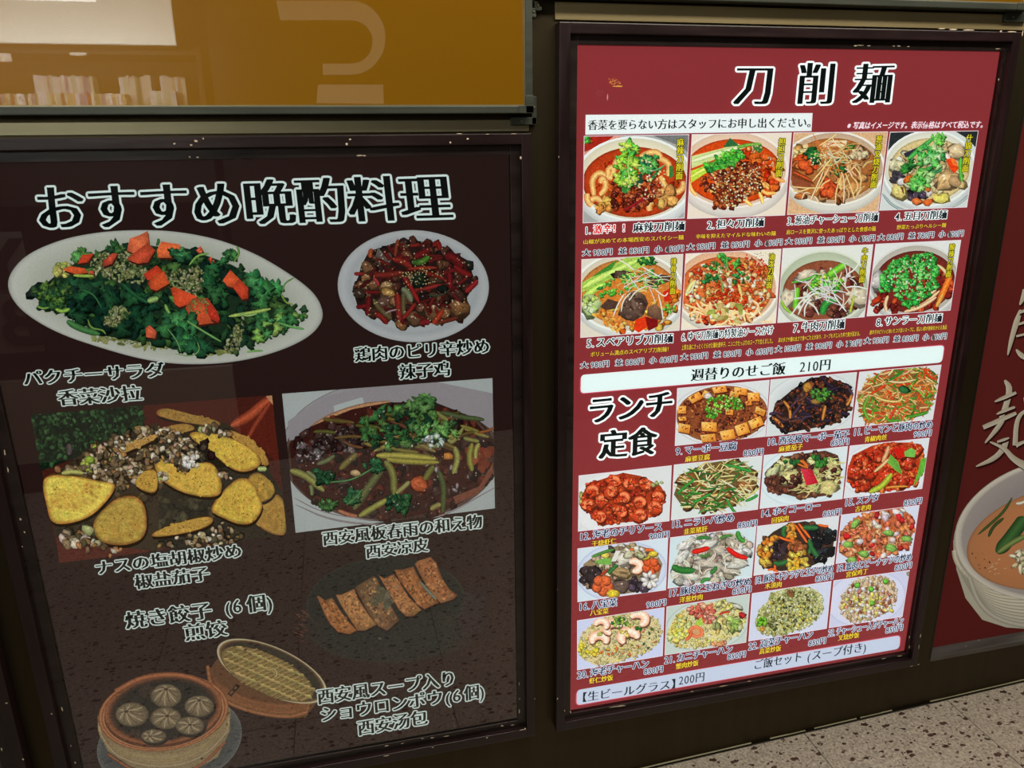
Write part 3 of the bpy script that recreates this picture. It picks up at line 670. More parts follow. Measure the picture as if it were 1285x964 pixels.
noodle_item([('2.担々刀削麺', (886, 287.2), (956.7, 284), 11)], ('辛味を抑えたマイルドな味わいの麺', (872, 299.5), (971.9, 295.3), 5.6), (((860.6, 313.7), (980, 307.3)), ('950', '850', '650'), 1), ('担担刀削面', (980.5, 173), (975.5, 222), 9))
noodle_item([('3.葱油チャーシュー刀削麺', (986, 282.2), (1099.6, 277.6), 11)], ('肩ロースを贅沢に使ったあっぱりとした食感の麺', (985.3, 294.2), (1097, 289.7), 6), (((983.9, 306.7), (1096, 302)), ('950', '850', '650'), 1), ('葱油叉烧刀削面', (1102.3, 170), (1094, 236), 8.5))
noodle_item([('4.五目刀削麺', (1121.2, 276.8), (1185.6, 274.3), 11)], ('野菜たっぷりヘルシー麺', (1123.5, 287.9), (1185, 285), 5.6), (((1099.6, 301.6), (1206.8, 296.2)), ('880', '780', '600'), 1), ('什锦刀削面', (1215.3, 168.5), (1208.8, 216), 8.5))
noodle_item([('5.スペアリブ刀削麺', (735.2, 435.6), (843, 429.4), 11.5)], ('ボリューム満点のスペアリブ刀削麺！', (740.2, 447.3), (841.4, 440.3), 6), (((727.7, 462), (848.5, 453.3)), ('980', '880', '680'), 0), ('排骨刀削面', (844.5, 323.5), (842.8, 369), 7.5))
noodle_item([('6.ゆで刀削麺の特製油ソースかけ', (854, 427.6), (968.8, 419), 11)], ('上質な油にさっとくぐらせた麺を唐辛子、ニンニクたっぷりのスープで合えました。', (854, 439), (968.4, 430.3), 6.6), (((852.9, 451.6), (967.8, 443.3)), ('950', '850', '650'), 0), ('油泼刀削面', (967.8, 317.5), (963.5, 362), 7.5))
noodle_item([('7.牛肉刀削麺', (993.4, 416.8), (1057.5, 411.8), 12)], ('具の多さや麺の太さで食べごたえがあり、スープもすじ入り丼で奥が深まる。', (975.2, 429.5), (1077.7, 421), 6), (((971, 441.8), (1079, 433.2)), ('1080', '980', '730'), 2), ('牛肉刀削面', (1084.5, 310.5), (1079.5, 354.5), 7.5))
noodle_item([('8.サンラー刀削麺', (1097.6, 409), (1179.5, 403.6), 11)], ('唐辛子のピリッと効いたコク旨いスープに、程よい酢が後味をかえる逸品', (1089.5, 419.6), (1186.2, 412.7), 5.6), (((1082.4, 431.3), (1185.6, 425)), ('950', '850', '650'), 1), ('酸辣刀削面', (1193.7, 305.5), (1188, 347.8), 7))
def lunch_item(name, nb, ne, price, pb_, pe, zh, zb, ze, h=10):
    line(SH, P_RIGHT, name, nb, ne, h, **NS); line(SH, P_RIGHT, price + '円', pb_, pe, 8, **NS); line(SH, P_RIGHT, zh, zb, ze, 7.2, **{**YE, 'smear': .03}, label='small yellow lettering')
for a in (('9.マーボー豆腐', (846.6, 570.2), (922.9, 563.6), '850', (931.6, 571.6), (956.3, 569.4), '麻婆豆腐', (859, 579.4), (889.5, 576)),
          ('10.西安風マーボー茄子', (960.6, 558.6), (1063.6, 548.6), '850', (1041, 559), (1063.4, 556.8), '麻婆茄子', (976, 566.7), (1005.7, 563)),
          ('11.ピーマンと豚肉の炒め', (1068.8, 546.2), (1168, 536.6), '900', (1144.5, 548.2), (1166.6, 546), '青椒肉丝', (1083.2, 554.6), (1110.9, 551)),
          ('12.海老のチリソース', (725.8, 677.3), (829.9, 664.6), '900', (813.4, 676), (838.5, 673.2), '干烧虾仁', (742, 685.4), (772.6, 681)),
          ('13.ニラレバ炒め', (841, 661.8), (919.9, 653.6), '850', (924.3, 662), (948.5, 659), '韭菜猪肝', (857, 670.1), (886.5, 666.1)),
          ('14.ホイコーロー', (952.6, 648.5), (1027.6, 638.2), '850', (1031.2, 647.8), (1054, 644.8), '回锅肉', (966.8, 656.3), (988.2, 652.7)),
          ('15.スブタ', (1057.8, 634.8), (1100.7, 628.2), '850', (1132.3, 634.2), (1154.6, 631), '古老肉', (1071.5, 641.8), (1091.1, 638.9)),
          ('16.八宝菜', (725, 765.3), (773.1, 759.4), '900', (810, 761.8), (834.7, 758.2), '八宝菜', (739.8, 771.9), (762.7, 768.9)),
          ('17.豚肉と玉ねぎの炒め', (837.4, 748.2), (940.9, 733.6), '850', (918, 745.4), (941.2, 741.6), '洋葱炒肉', (851.7, 755.7), (880.8, 751.3)),
          ('18.豚肉・キクラゲと玉子の炒め', (945.6, 732.2), (1043.5, 717), '850', (1021.8, 729.3), (1043.8, 725.4), '木须肉', (958.6, 738.3), (979.6, 735.6)),
          ('19.鶏肉とピーナッツの炒め', (1047.6, 717), (1142.2, 702.6), '850', (1121, 715.4), (1142, 711.6), '宮保鸡丁', (1060, 724), (1087.3, 719.2)),
          ('20.海老チャーハン', (723.4, 850.8), (813.1, 836.2), '850', (807, 845.4), (830.8, 842), '虾仁炒饭', (738.8, 857.2), (768.3, 852.4)),
          ('21.カニチャーハン', (832.6, 832.2), (917.8, 818), '850', (911.6, 827), (934.3, 823.2), '蟹肉炒饭', (847.1, 839), (875.2, 834)),
          ('22.高菜チャーハン', (937.8, 815), (1018.4, 799.4), '850', (1013, 810), (1034.6, 806.1), '高菜炒饭', (951.7, 820.4), (978.5, 815.6)),
          ('23.チャーシュー入りチャーハン', (1037.5, 798.2), (1131.6, 782.4), '850', (1109.6, 794), (1130.9, 789.8), '叉烧炒饭', (1050.3, 803.4), (1076.3, 799))):
    lunch_item(*a)
# worn spot where the red film has flaked off
A = Art(.0035, seed=8)
for k in range(46):
    x, y = in_ell(770, 103, 8, 4.5, .3)(A.r); A.blob(x, y, A.r.uniform(.3, 1.1), A.r.uniform(.2, .6), A.r.uniform(-.5, .8), (226, 170, 70), (200, 110, 60), 6, .4)
for k in range(22):
    x, y = in_ell(752, 117.5, 5, 4, -.3)(A.r); A.blob(x, y, A.r.uniform(.2, .5), A.r.uniform(.2, .5), 0, (190, 110, 110), (170, 80, 84), 5, .4)
A.blob(775, 108.5, 6.5, .9, .03, (232, 188, 96), (214, 140, 60), 10, .3); A.blob(761.5, 122, .9, 4.3, 0, (215, 170, 160), (190, 110, 110), 8, .2)
A.build('worn_patch', P_RIGHT, SH, label='flaked spot with yellow specks')

# ------------------------------------------------------------------ the dish photographs on the lit menu (flat print)
PB = .0010
def pic(q, crop, bg, seed, label, border=True):
    c = sum(np.array(p, float) for p in q) / 4
    qi = [np.array(p, float) - np.sign(np.array(p) - c) * .75 for p in q]
    A = Art(PB, clip=q, seed=seed); A.lab = label; A.poly(q, (240, 226, 232)); A.clip = qi; A.poly(qi, bg); A.m = crop
    return A
def done(A): A.build('dish_photo', D_RIGHT, SH, label=A.lab)
GR = [(90, 190, 60), (60, 160, 60), (120, 205, 80), (40, 120, 50), (70, 170, 50)]
DG = [(40, 110, 50), (30, 90, 45), (60, 130, 50)]
SES = [(245, 225, 160), (235, 205, 130), (255, 240, 200)]
def bowl(A, cx, cy, rx, ry, rim, soup, rot=0, inner=(226, 222, 208), depth=.10, out=None, drop=.12):
    A.ring(cx, cy + ry * drop, rx * 1.0, ry * 1.04, rot, [(1.02, np.array(rim) * .80), (.9, np.array(rim) * .92)])
    A.ring(cx, cy, rx, ry, rot, [(1, rim), (.955, rim), (.945, np.array(inner) * .93), (.80, inner)])
    A.ring(cx, cy + ry * depth, rx * .87, ry * .83, rot, [(1, np.array(soup[1]) * .8), (.93, soup[1]), (.5, soup[0]), (.1, soup[0])])
def dish(A, cx, cy, rx, ry, rot, col=(228, 232, 236), sh=(196, 204, 212)):
    A.ring(cx, cy + ry * .04, rx, ry, rot, [(1.02, sh), (.99, col), (.84, col), (.80, sh), (.74, np.array(col) * .97), (.2, col)])

# 1 spicy noodles
A = pic([(732.5, 170.6), (864.5, 168.5), (858.8, 274), (731, 280.2)], (720, 160, .109), (170, 172, 168), 101, 'photo of red chilli noodles under bright coriander')
A.poly([(100, 90), (470, 90), (330, 210), (100, 310)], (170, 40, 28)); A.poly([(470, 90), (560, 90), (420, 200), (100, 330), (100, 290), (330, 200)], (222, 150, 130)); A.fill(12, in_poly([(110, 100), (250, 100), (240, 160), (110, 190)]), GR + [(200, 60, 30)], (14, 34))
A.poly([(900, 90), (1400, 90), (1400, 400), (1260, 230)], (120, 122, 120))
bowl(A, 700, 590, 690, 490, (240, 246, 242), ((196, 70, 24), (184, 60, 24)), inner=(232, 226, 196), depth=.08, drop=.16)
A.fill(60, in_ell(720, 640, 540, 330), [(200, 70, 24), (170, 40, 20), (214, 96, 30)], (30, 70), asp=.6)
for pts in ([(230, 780), (200, 600), (290, 510), (360, 560), (440, 590)], [(390, 560), (400, 460), (470, 470), (420, 560)], [(470, 470), (480, 380), (560, 370), (540, 440)], [(170, 880), (230, 800), (330, 850), (360, 930)], [(300, 780), (380, 680), (330, 560), (300, 640)], [(990, 560), (1060, 700), (1160, 760), (1260, 700), (1250, 620)], [(960, 350), (1050, 380), (1100, 440), (1080, 560)], [(870, 960), (860, 890), (900, 850)], [(920, 800), (1000, 720), (1080, 760), (1040, 820)], [(760, 340), (860, 290), (960, 280), (1000, 360)], [(150, 760), (150, 850), (210, 900)]):
    A.strand(pts, 74, (240, 192, 118), (196, 110, 50), taper=.7)
A.fill(10, in_poly([(280, 850), (420, 780), (420, 950), (260, 950)]), [(240, 170, 80)], (40, 70)); A.fill(6, in_poly([(960, 760), (1100, 720), (1150, 860), (1000, 900)]), [(240, 170, 90)], (50, 80))
A.fill(150, in_poly([(430, 640), (760, 600), (960, 560), (1000, 760), (860, 860), (760, 930), (480, 940), (400, 780)]), [(120, 40, 20), (160, 60, 30), (196, 90, 44), (90, 30, 20), (210, 120, 70)], (18, 40), asp=.8, spec=1)
A.strand([(560, 960), (700, 880), (850, 790)], 34, (150, 30, 40), (90, 16, 16)); A.strand([(640, 950), (800, 850)], 22, (200, 90, 80), (120, 30, 30))
A.poly([(560, 560), (640, 560), (640, 720), (590, 760), (545, 740)], (60, 140, 60)); A.poly([(700, 560), (780, 520), (790, 640), (700, 690)], (30, 76, 56)); A.poly([(845, 620), (960, 480), (1040, 430), (940, 560), (870, 640)], (46, 120, 66)); A.poly([(1090, 440), (1130, 440), (1140, 560), (1090, 590)], (60, 130, 60))
A.fill(16, in_poly([(760, 360), (900, 320), (1040, 400), (960, 480), (760, 500)]), [(70, 160, 80), (40, 110, 70), (110, 190, 90)], (50, 90), 'leaf')
A.fill(60, in_poly([(500, 300), (560, 180), (640, 110), (670, 200), (740, 180), (730, 400), (700, 540), (640, 700), (480, 620), (440, 520)]), [(140, 210, 60), (100, 190, 60), (170, 220, 80), (80, 170, 70)], (46, 92), 'leaf')
A.strand([(620, 330), (610, 450), (640, 690)], 16, (170, 220, 110)); A.strand([(800, 490), (930, 500), (1040, 430)], 18, (110, 190, 120))
A.fill(60, in_ell(800, 600, 260, 230), SES, (9, 20), 'dot', asp=.7)
done(A)
# 2 minced meat noodles
A = pic([(867.8, 168.5), (993.3, 166.4), (984.8, 270.4), (862, 274.8)], (850, 160, .109), (238, 226, 206), 102, 'photo of orange noodle soup heaped with minced meat and pak choi')
bowl(A, 640, 480, 640, 450, (244, 238, 226), ((226, 84, 24), (216, 74, 22)), inner=(236, 206, 176), depth=.06, drop=.2)
A.fill(40, in_poly([(700, 220), (900, 200), (1180, 400), (1190, 640), (1000, 800), (760, 330)]), [(226, 70, 20), (206, 50, 16), (240, 110, 40)], (30, 70), spec=1)
for k in range(22): 
    x, y = in_poly([(760, 300), (1000, 420), (1180, 560), (1100, 720), (880, 860), (700, 880), (200, 820), (140, 700)])(A.r); A.curl(x, y, 200, 44, vary(A.r, (250, 206, 120)), A.r.uniform(.2, 1.2), .5, edge=(220, 120, 50))
A.poly([(160, 330), (700, 190), (780, 230), (600, 300), (160, 470)], (212, 226, 150)); A.strand([(160, 390), (450, 300), (740, 220)], 60, (226, 236, 190), (170, 200, 100))
A.poly([(150, 500), (420, 400), (560, 400), (300, 540), (150, 640)], (190, 224, 70)); A.strand([(150, 570), (300, 480), (460, 420)], 50, (216, 240, 110), (150, 190, 50))
A.poly([(520, 230), (600, 120), (680, 180), (700, 210)], (50, 110, 60)); A.poly([(820, 190), (960, 180), (980, 260), (940, 300), (860, 240)], (60, 120, 56)); A.strand([(680, 230), (800, 200), (960, 190)], 40, (120, 180, 70))
A.fill(70, in_poly([(330, 440), (580, 260), (720, 270), (740, 360), (620, 470), (380, 540)]), GR, (40, 76), 'leaf')
A.fill(420, in_poly([(260, 600), (330, 540), (560, 480), (720, 400), (900, 420), (970, 620), (930, 740), (740, 800), (620, 930), (400, 930), (400, 760), (260, 690)]), [(110, 40, 24), (150, 66, 36), (180, 90, 50), (84, 30, 24), (206, 110, 50)], (16, 34), asp=.8)
A.fill(170, in_poly([(350, 540), (740, 400), (930, 420), (960, 680), (640, 930), (400, 800)]), SES, (7, 16), 'dot'); A.fill(20, in_ell(860, 240, 90, 50), SES, (7, 13), 'dot'); A.fill(14, in_ell(1040, 400, 70, 60), [(255, 200, 150)], (8, 16), 'dot')
done(A)
# 3 clear broth with shredded leek
A = pic([(995.5, 166.3), (1114, 165), (1101.8, 265.8), (987.4, 269.8)], (980, 160, .109), (222, 182, 136), 103, 'photo of brown broth noodles topped with shredded leek')
bowl(A, 600, 470, 600, 430, (240, 240, 226), ((166, 106, 56), (182, 112, 54)), inner=(208, 180, 148), depth=.02, drop=.16)
A.fill(40, in_poly([(700, 260), (950, 240), (1040, 400), (1020, 620), (800, 840), (600, 860), (200, 800)]), [(170, 100, 50), (140, 80, 44), (196, 140, 86), (210, 150, 90)], (30, 70))
for k in range(16):
    x, y = in_poly([(800, 220), (960, 280), (1040, 500), (960, 700), (760, 840), (420, 870)])(A.r); A.curl(x, y, 150, 30, vary(A.r, (220, 176, 120)), None, .6)
A.fill(12, in_ell(240, 300, 130, 60), [(236, 180, 100), (240, 200, 140)], (40, 80)); A.fill(12, in_ell(880, 300, 90, 60), [(226, 200, 160)], (26, 50))
A.poly([(120, 470), (340, 590), (380, 660), (330, 640), (120, 560)], (120, 60, 30)); A.poly([(120, 560), (330, 640), (370, 700), (200, 720), (120, 660)], (150, 80, 50)); A.strand([(130, 510), (240, 560), (340, 610)], 22, (230, 90, 40)); A.fill(14, in_poly([(160, 380), (260, 330), (420, 430), (330, 520), (150, 480)]), [(230, 90, 40), (240, 120, 60)], (36, 70)); A.fill(7, in_poly([(450, 720), (560, 630), (620, 680), (560, 780)]), [(226, 90, 44)], (50, 80))
A.fill(11, in_ell(380, 320, 80, 90), DG + [(60, 140, 60)], (50, 80), 'leaf'); A.fill(8, in_ell(750, 240, 70, 30), DG, (36, 56), 'leaf'); A.fill(14, in_ell(630, 420, 90, 120), DG, (40, 76), 'leaf')
A.poly([(480, 190), (560, 150), (750, 150), (740, 220), (460, 230)], (240, 226, 180))
for k in range(46):
    a = A.r.uniform(-.6, 1.5); A.curl(A.r.gauss(600, 100), A.r.gauss(330, 90), A.r.uniform(160, 330), 11, vary(A.r, A.r.choice([(240, 150, 80), (246, 190, 110), (240, 220, 170), (230, 120, 60)])), a, .5)
for pts in ([(430, 210), (560, 130), (630, 75)], [(580, 120), (620, 190), (680, 240)], [(350, 620), (440, 520), (590, 330)], [(320, 860), (410, 660), (480, 500)], [(390, 750), (470, 600), (550, 450)], [(620, 880), (620, 740), (690, 540)], [(710, 870), (720, 700), (710, 560)], [(690, 720), (660, 660), (690, 540)], [(840, 830), (800, 700), (730, 520)], [(120, 680), (300, 700), (480, 690)], [(130, 730), (200, 740), (320, 700)], [(430, 890), (400, 810), (370, 790)], [(820, 590), (780, 500), (720, 470)], [(900, 700), (920, 560), (820, 430)], [(860, 740), (880, 640), (800, 560)], [(230, 830), (260, 740), (330, 760)], [(560, 600), (480, 640), (450, 690)]):
    A.strand(pts, 17, vary(A.r, A.r.choice([(250, 234, 190), (246, 206, 130), (236, 210, 180)]), .06), (200, 150, 100))
A.fill(24, in_ell(400, 360, 130, 80), SES, (8, 15), 'dot')
done(A)
# 4 mixed noodles
A = pic([(1116.3, 165.4), (1227.5, 164), (1213, 260.3), (1102.8, 264.4)], (1100, 160, .109), (214, 222, 216), 104, 'photo of pale soup with coriander, carrot and dark fungus')
A.poly([(130, 60), (440, 50), (280, 150), (130, 290)], (44, 50, 50)); A.poly([(900, 44), (1180, 40), (1150, 250), (1060, 140)], (40, 46, 48))
A.strand([(60, 760), (200, 930), (500, 990)], 30, (160, 180, 176)); A.strand([(1080, 760), (950, 880), (800, 930)], 30, (176, 190, 186))
bowl(A, 600, 470, 540, 440, (238, 246, 242), ((206, 176, 116), (222, 200, 140)), rot=-.1, inner=(232, 232, 212), depth=.04, drop=.08)
A.fill(60, in_ell(590, 520, 430, 310), [(214, 186, 130), (230, 214, 160), (190, 160, 104), (236, 224, 190)], (30, 70))
A.poly([(300, 300), (460, 230), (480, 270), (330, 350)], (50, 50, 60)); A.fill(8, in_ell(240, 570, 70, 50), [(70, 66, 76), (96, 90, 96)], (34, 60)); A.fill(14, in_ell(440, 780, 110, 70), [(50, 40, 50), (80, 66, 80), (36, 30, 36)], (40, 66), spec=1)
A.chunk(900, 270, 100, 90, .5, (226, 196, 150), spec=1); A.blob(820, 280, 14, 26, 0, (50, 34, 24), (120, 90, 60)); A.chunk(800, 610, 130, 110, -.5, (214, 176, 120), n=11, spec=2); A.chunk(890, 620, 70, 60, .3, (190, 156, 110)); A.fill(8, in_ell(740, 200, 60, 30), [(230, 200, 150)], (24, 40))
A.chunk(250, 740, 90, 80, .5, (244, 218, 130)); A.poly([(260, 680), (300, 690), (310, 790)], (120, 80, 50)); A.chunk(730, 810, 110, 60, -.2, (246, 226, 110)); A.chunk(450, 850, 60, 36, .1, (230, 120, 60)); A.chunk(580, 860, 60, 34, -.3, (240, 110, 50)); A.chunk(270, 620, 44, 40, 0, (244, 240, 230)); A.chunk(590, 750, 34, 44, 0, (244, 230, 220)); A.chunk(350, 590, 70, 30, -.6, (226, 110, 40)); A.chunk(580, 700, 30, 36, 0, (236, 120, 50)); A.chunk(260, 430, 66, 50, .3, (214, 206, 160))
A.poly([(780, 360), (880, 360), (940, 470), (880, 530), (840, 480)], (232, 70, 24)); A.poly([(830, 340), (900, 370), (930, 450), (870, 430)], (244, 120, 50)); A.strand([(960, 350), (950, 470), (970, 620)], 44, (100, 190, 70), (50, 130, 50))
A.strand([(350, 370), (480, 250), (640, 130)], 52, (80, 180, 80), (40, 120, 50)); A.strand([(600, 540), (680, 500), (740, 480)], 60, (70, 150, 90), (30, 100, 60))
A.fill(16, in_poly([(620, 100), (760, 60), (750, 130), (680, 220), (640, 190)]), [(110, 200, 80), (140, 214, 110)], (40, 70), 'leaf'); A.fill(40, in_poly([(480, 240), (640, 180), (760, 260), (760, 400), (600, 560), (480, 500)]), [(90, 190, 80), (130, 210, 120), (60, 150, 70), (170, 220, 140)], (44, 84), 'leaf')
A.fill(10, in_ell(340, 440, 70, 70), [(60, 150, 60), (40, 120, 50)], (50, 80), 'leaf'); A.fill(24, in_poly([(440, 520), (620, 500), (620, 620), (520, 720), (360, 700)]), [(120, 206, 90), (150, 220, 120), (80, 170, 70)], (44, 80), 'leaf')
done(A)
# 5 spare rib noodles
A = pic([(729.5, 325.3), (857.2, 318.6), (852.6, 414.9), (728, 424)], (720, 300, .2023), (226, 220, 200), 105, 'photo of noodles with dark spare ribs and pak choi')
bowl(A, 340, 330, 350, 250, (238, 244, 236), ((216, 130, 50), (206, 126, 60)), inner=(226, 216, 190), depth=.0, drop=.1)
A.fill(50, in_poly([(120, 460), (250, 420), (640, 380), (640, 480), (520, 560), (320, 580), (200, 550)]), [(240, 160, 60), (226, 120, 40), (246, 190, 90), (214, 96, 30)], (12, 28), spec=1)
A.poly([(50, 330), (50, 270), (330, 110), (500, 110), (480, 150), (200, 260)], (170, 206, 90)); A.strand([(55, 300), (200, 220), (400, 130)], 46, (200, 226, 120), (130, 180, 60)); A.strand([(60, 360), (140, 300), (200, 280)], 40, (196, 224, 110), (130, 180, 60)); A.poly([(100, 240), (230, 150), (270, 130), (230, 190)], (70, 140, 50))
A.chunk(100, 410, 60, 60, .3, (196, 224, 150), n=12); A.fill(10, in_ell(110, 400, 60, 60), [(180, 214, 110), (220, 236, 180)], (14, 26)); A.fill(14, in_poly([(400, 110), (500, 110), (500, 160), (390, 150)]), DG, (14, 26), 'leaf')
A.poly([(160, 420), (210, 370), (280, 390), (270, 430), (200, 440)], (84, 60, 48)); A.add([(370, 415), (270, 470), (300, 400), (330, 335), (390, 315), (440, 350), (460, 400), (430, 470), (370, 510), (320, 500)], [(0, i, i % 9 + 1) for i in range(1, 10)], [(118, 92, 76), (70, 50, 44), (90, 68, 56), (110, 86, 70), (130, 104, 84), (84, 62, 52), (74, 54, 46), (60, 42, 36), (66, 46, 40), (56, 40, 36)]); A.fill(26, in_poly([(300, 400), (390, 330), (440, 370), (430, 460), (330, 490)]), [(84, 62, 52), (120, 92, 74), (70, 50, 44), (104, 80, 66)], (10, 26), 'soft', asp=.4, rot=.5); A.fill(9, in_ell(370, 400, 50, 40), [(226, 206, 190)], (3, 6), 'dot')
A.add([(500, 440), (450, 470), (460, 420), (500, 400), (550, 440), (555, 500), (500, 500)], [(0, i, i % 6 + 1) for i in range(1, 7)], [(140, 104, 78), (96, 68, 54), (120, 88, 66), (150, 114, 84), (100, 70, 54), (84, 58, 46), (90, 62, 50)]); A.fill(30, in_poly([(130, 470), (260, 440), (330, 520), (300, 570), (200, 560)]), [(246, 170, 70), (236, 140, 50), (250, 200, 120)], (10, 22), 'soft', asp=.5)
A.chunk(520, 250, 80, 30, -.2, (100, 70, 60)); A.chunk(300, 220, 60, 24, .1, (90, 70, 60))
A.poly([(550, 330), (600, 300), (600, 380), (560, 390)], (206, 44, 24)); A.poly([(380, 500), (440, 480), (460, 540), (400, 580), (370, 560)], (226, 60, 24)); A.poly([(440, 480), (520, 500), (520, 540), (460, 570)], (130, 24, 24)); A.fill(6, in_ell(620, 350, 26, 40), [(240, 130, 40)], (16, 28))
A.fill(90, in_poly([(140, 300), (300, 210), (480, 190), (560, 250), (520, 300), (300, 330), (170, 370)]), GR, (11, 24), 'leaf'); A.fill(10, in_ell(590, 430, 34, 24), GR, (12, 20), 'leaf')
for k in range(34): A.curl(A.r.gauss(420, 80), A.r.gauss(250, 50), A.r.uniform(50, 120), 5, vary(A.r, A.r.choice([(250, 246, 220), (240, 210, 120), (200, 220, 110)])), A.r.uniform(-.8, 1.4), .4)
for pts in ([(240, 480), (270, 400), (310, 340)], [(550, 500), (540, 420), (520, 340)], [(260, 120), (320, 150), (370, 190)], [(420, 170), (470, 200), (540, 240)], [(340, 380), (380, 320), (450, 290)], [(500, 310), (560, 360), (580, 330)], [(290, 450), (300, 380), (350, 330)]): A.strand(pts, 8, (250, 246, 230), (190, 190, 150))
A.fill(50, in_ell(370, 290, 170, 70), SES, (3, 6), 'dot')
done(A)
# 6 dressed noodles
A = pic([(860, 318.2), (980.2, 312.1), (973.3, 405.6), (854.1, 414.7)], (720, 300, .2023), (240, 232, 208), 106, 'photo of dry orange noodles sprinkled with chilli crumbs')
bowl(A, 940, 300, 330, 250, (244, 240, 222), ((230, 120, 60), (222, 110, 54)), inner=(236, 190, 150), depth=.06, drop=.1)
A.fill(40, in_poly([(1000, 110), (1200, 160), (1250, 300), (1200, 460), (1000, 540), (700, 520), (690, 380), (700, 220), (820, 130)]), [(220, 110, 50), (236, 150, 80), (200, 80, 40)], (16, 36))
A.fill(420, in_poly([(1010, 150), (1180, 190), (1220, 330), (1150, 460), (1000, 530), (720, 510), (690, 400), (720, 200), (820, 140)]), [(250, 200, 130), (240, 150, 70), (226, 100, 44), (250, 226, 180), (196, 60, 30)], (9, 20), spec=1)
for k in range(34): A.curl(A.r.uniform(700, 1200), A.r.uniform(380, 540), A.r.uniform(50, 100), 14, vary(A.r, (250, 222, 160)), None, .5, edge=(226, 150, 80))
A.strand([(690, 350), (710, 300), (740, 260)], 30, (246, 220, 140)); A.strand([(1040, 390), (1030, 330), (1015, 280)], 22, (246, 206, 120)); A.strand([(690, 330), (720, 330), (750, 250)], 14, (250, 240, 180))
A.fill(120, in_ell(960, 370, 110, 60), [(214, 60, 24), (180, 40, 20), (236, 90, 40)], (5, 11), asp=.8); A.fill(60, in_ell(1120, 150, 90, 40, .5), [(206, 60, 30)], (4, 9), 'dot'); A.fill(30, in_poly([(820, 410), (1100, 400), (1120, 460), (980, 530), (800, 500)]), [(250, 236, 190), (240, 210, 140), (200, 190, 110), (170, 170, 80)], (14, 34), 'soft', asp=.5)
A.fill(26, in_poly([(780, 180), (900, 90), (1040, 120), (1010, 200), (900, 200)]), [(90, 180, 70), (60, 140, 60)], (14, 28), 'leaf'); A.fill(10, in_ell(840, 240, 60, 40), DG + [(50, 140, 80)], (18, 32), 'leaf'); A.fill(10, in_ell(1020, 240, 50, 40), DG + [(50, 140, 80)], (16, 28), 'leaf'); A.strand([(880, 210), (910, 260), (915, 330)], 11, (110, 170, 90)); A.strand([(940, 120), (940, 170), (960, 200)], 9, (120, 190, 90)); A.fill(26, in_ell(1150, 110, 60, 30), [(120, 90, 60)], 3, 'dot')
done(A)
# 7 beef noodles
A = pic([(981.8, 311.5), (1095.6, 306.5), (1084.5, 398.1), (975.1, 405.3)], (960, 300, .2023), (228, 232, 222), 107, 'photo of beef noodles under white leek shreds in a pale green bowl')
bowl(A, 360, 300, 290, 230, (220, 226, 206), ((140, 80, 60), (150, 84, 56)), rot=-.1, inner=(190, 202, 172), depth=.10, drop=.1)
A.fill(60, in_ell(370, 330, 230, 150), [(226, 200, 170), (200, 160, 130), (120, 50, 40), (236, 220, 196), (90, 40, 30)], (14, 32), spec=1)
A.chunk(580, 350, 50, 60, 0, (230, 210, 180)); A.chunk(250, 220, 70, 30, -.3, (226, 206, 180)); A.chunk(140, 360, 40, 60, .3, (230, 210, 180)); A.fill(22, in_poly([(240, 440), (330, 380), (520, 400), (500, 480), (300, 500)]), [(110, 60, 50), (84, 44, 40), (140, 80, 60)], (14, 30), spec=1)
A.strand([(95, 380), (120, 430), (160, 460)], 18, (150, 200, 60)); A.strand([(180, 440), (190, 370), (200, 300)], 34, (120, 196, 50), (70, 150, 40)); A.strand([(160, 270), (260, 250), (340, 210)], 16, (100, 180, 70)); A.strand([(380, 230), (440, 190), (500, 150)], 40, (130, 200, 60), (80, 160, 50)); A.strand([(350, 470), (370, 390), (450, 370)], 44, (60, 150, 60), (30, 110, 50)); A.strand([(520, 460), (540, 400), (550, 340)], 14, (190, 210, 70))
A.fill(70, in_poly([(270, 300), (310, 220), (420, 220), (490, 250), (440, 330), (300, 350)]), [(120, 200, 50), (160, 216, 70), (80, 170, 60), (60, 150, 50)], (14, 28), 'leaf')
for k in range(46): A.curl(A.r.gauss(390, 70), A.r.gauss(300, 50), A.r.uniform(60, 130), 7, vary(A.r, A.r.choice([(250, 250, 240), (236, 240, 200), (230, 220, 226)]), .05), A.r.uniform(-1, 2), .35)
for pts in ([(150, 480), (220, 380), (290, 320)], [(200, 470), (230, 400), (300, 330)], [(330, 470), (300, 410), (250, 390)], [(170, 370), (250, 360), (320, 330)], [(500, 220), (550, 190), (590, 130)], [(490, 300), (560, 290), (630, 310)], [(500, 450), (450, 390), (420, 340)], [(240, 480), (240, 420), (280, 370)]): A.strand(pts, 10, (250, 250, 240), (180, 190, 160))
done(A)
# 8 hot and sour noodles
A = pic([(1098.3, 306), (1205.8, 301), (1192.3, 389.6), (1087.1, 397.1)], (960, 300, .2023), (228, 232, 226), 108, 'photo of red soup hidden under chopped coriander and sesame')
bowl(A, 925, 260, 290, 230, (222, 224, 216), ((130, 40, 30), (116, 44, 36)), rot=-.15, inner=(196, 190, 176), depth=.02, drop=.1)
A.fill(50, in_poly([(650, 420), (720, 340), (1100, 160), (1160, 200), (1160, 330), (1060, 430), (700, 470)]), [(140, 36, 26), (190, 60, 30), (110, 30, 24), (206, 80, 40)], (12, 30), spec=1)
for pts in ([(760, 350), (740, 400), (750, 450)], [(880, 440), (980, 410), (1080, 320)], [(860, 450), (950, 430), (1060, 360)], [(1060, 160), (1110, 190), (1130, 240)], [(900, 400), (1000, 360), (1070, 300)]): A.strand(pts, 22, (236, 206, 160), (180, 120, 80))
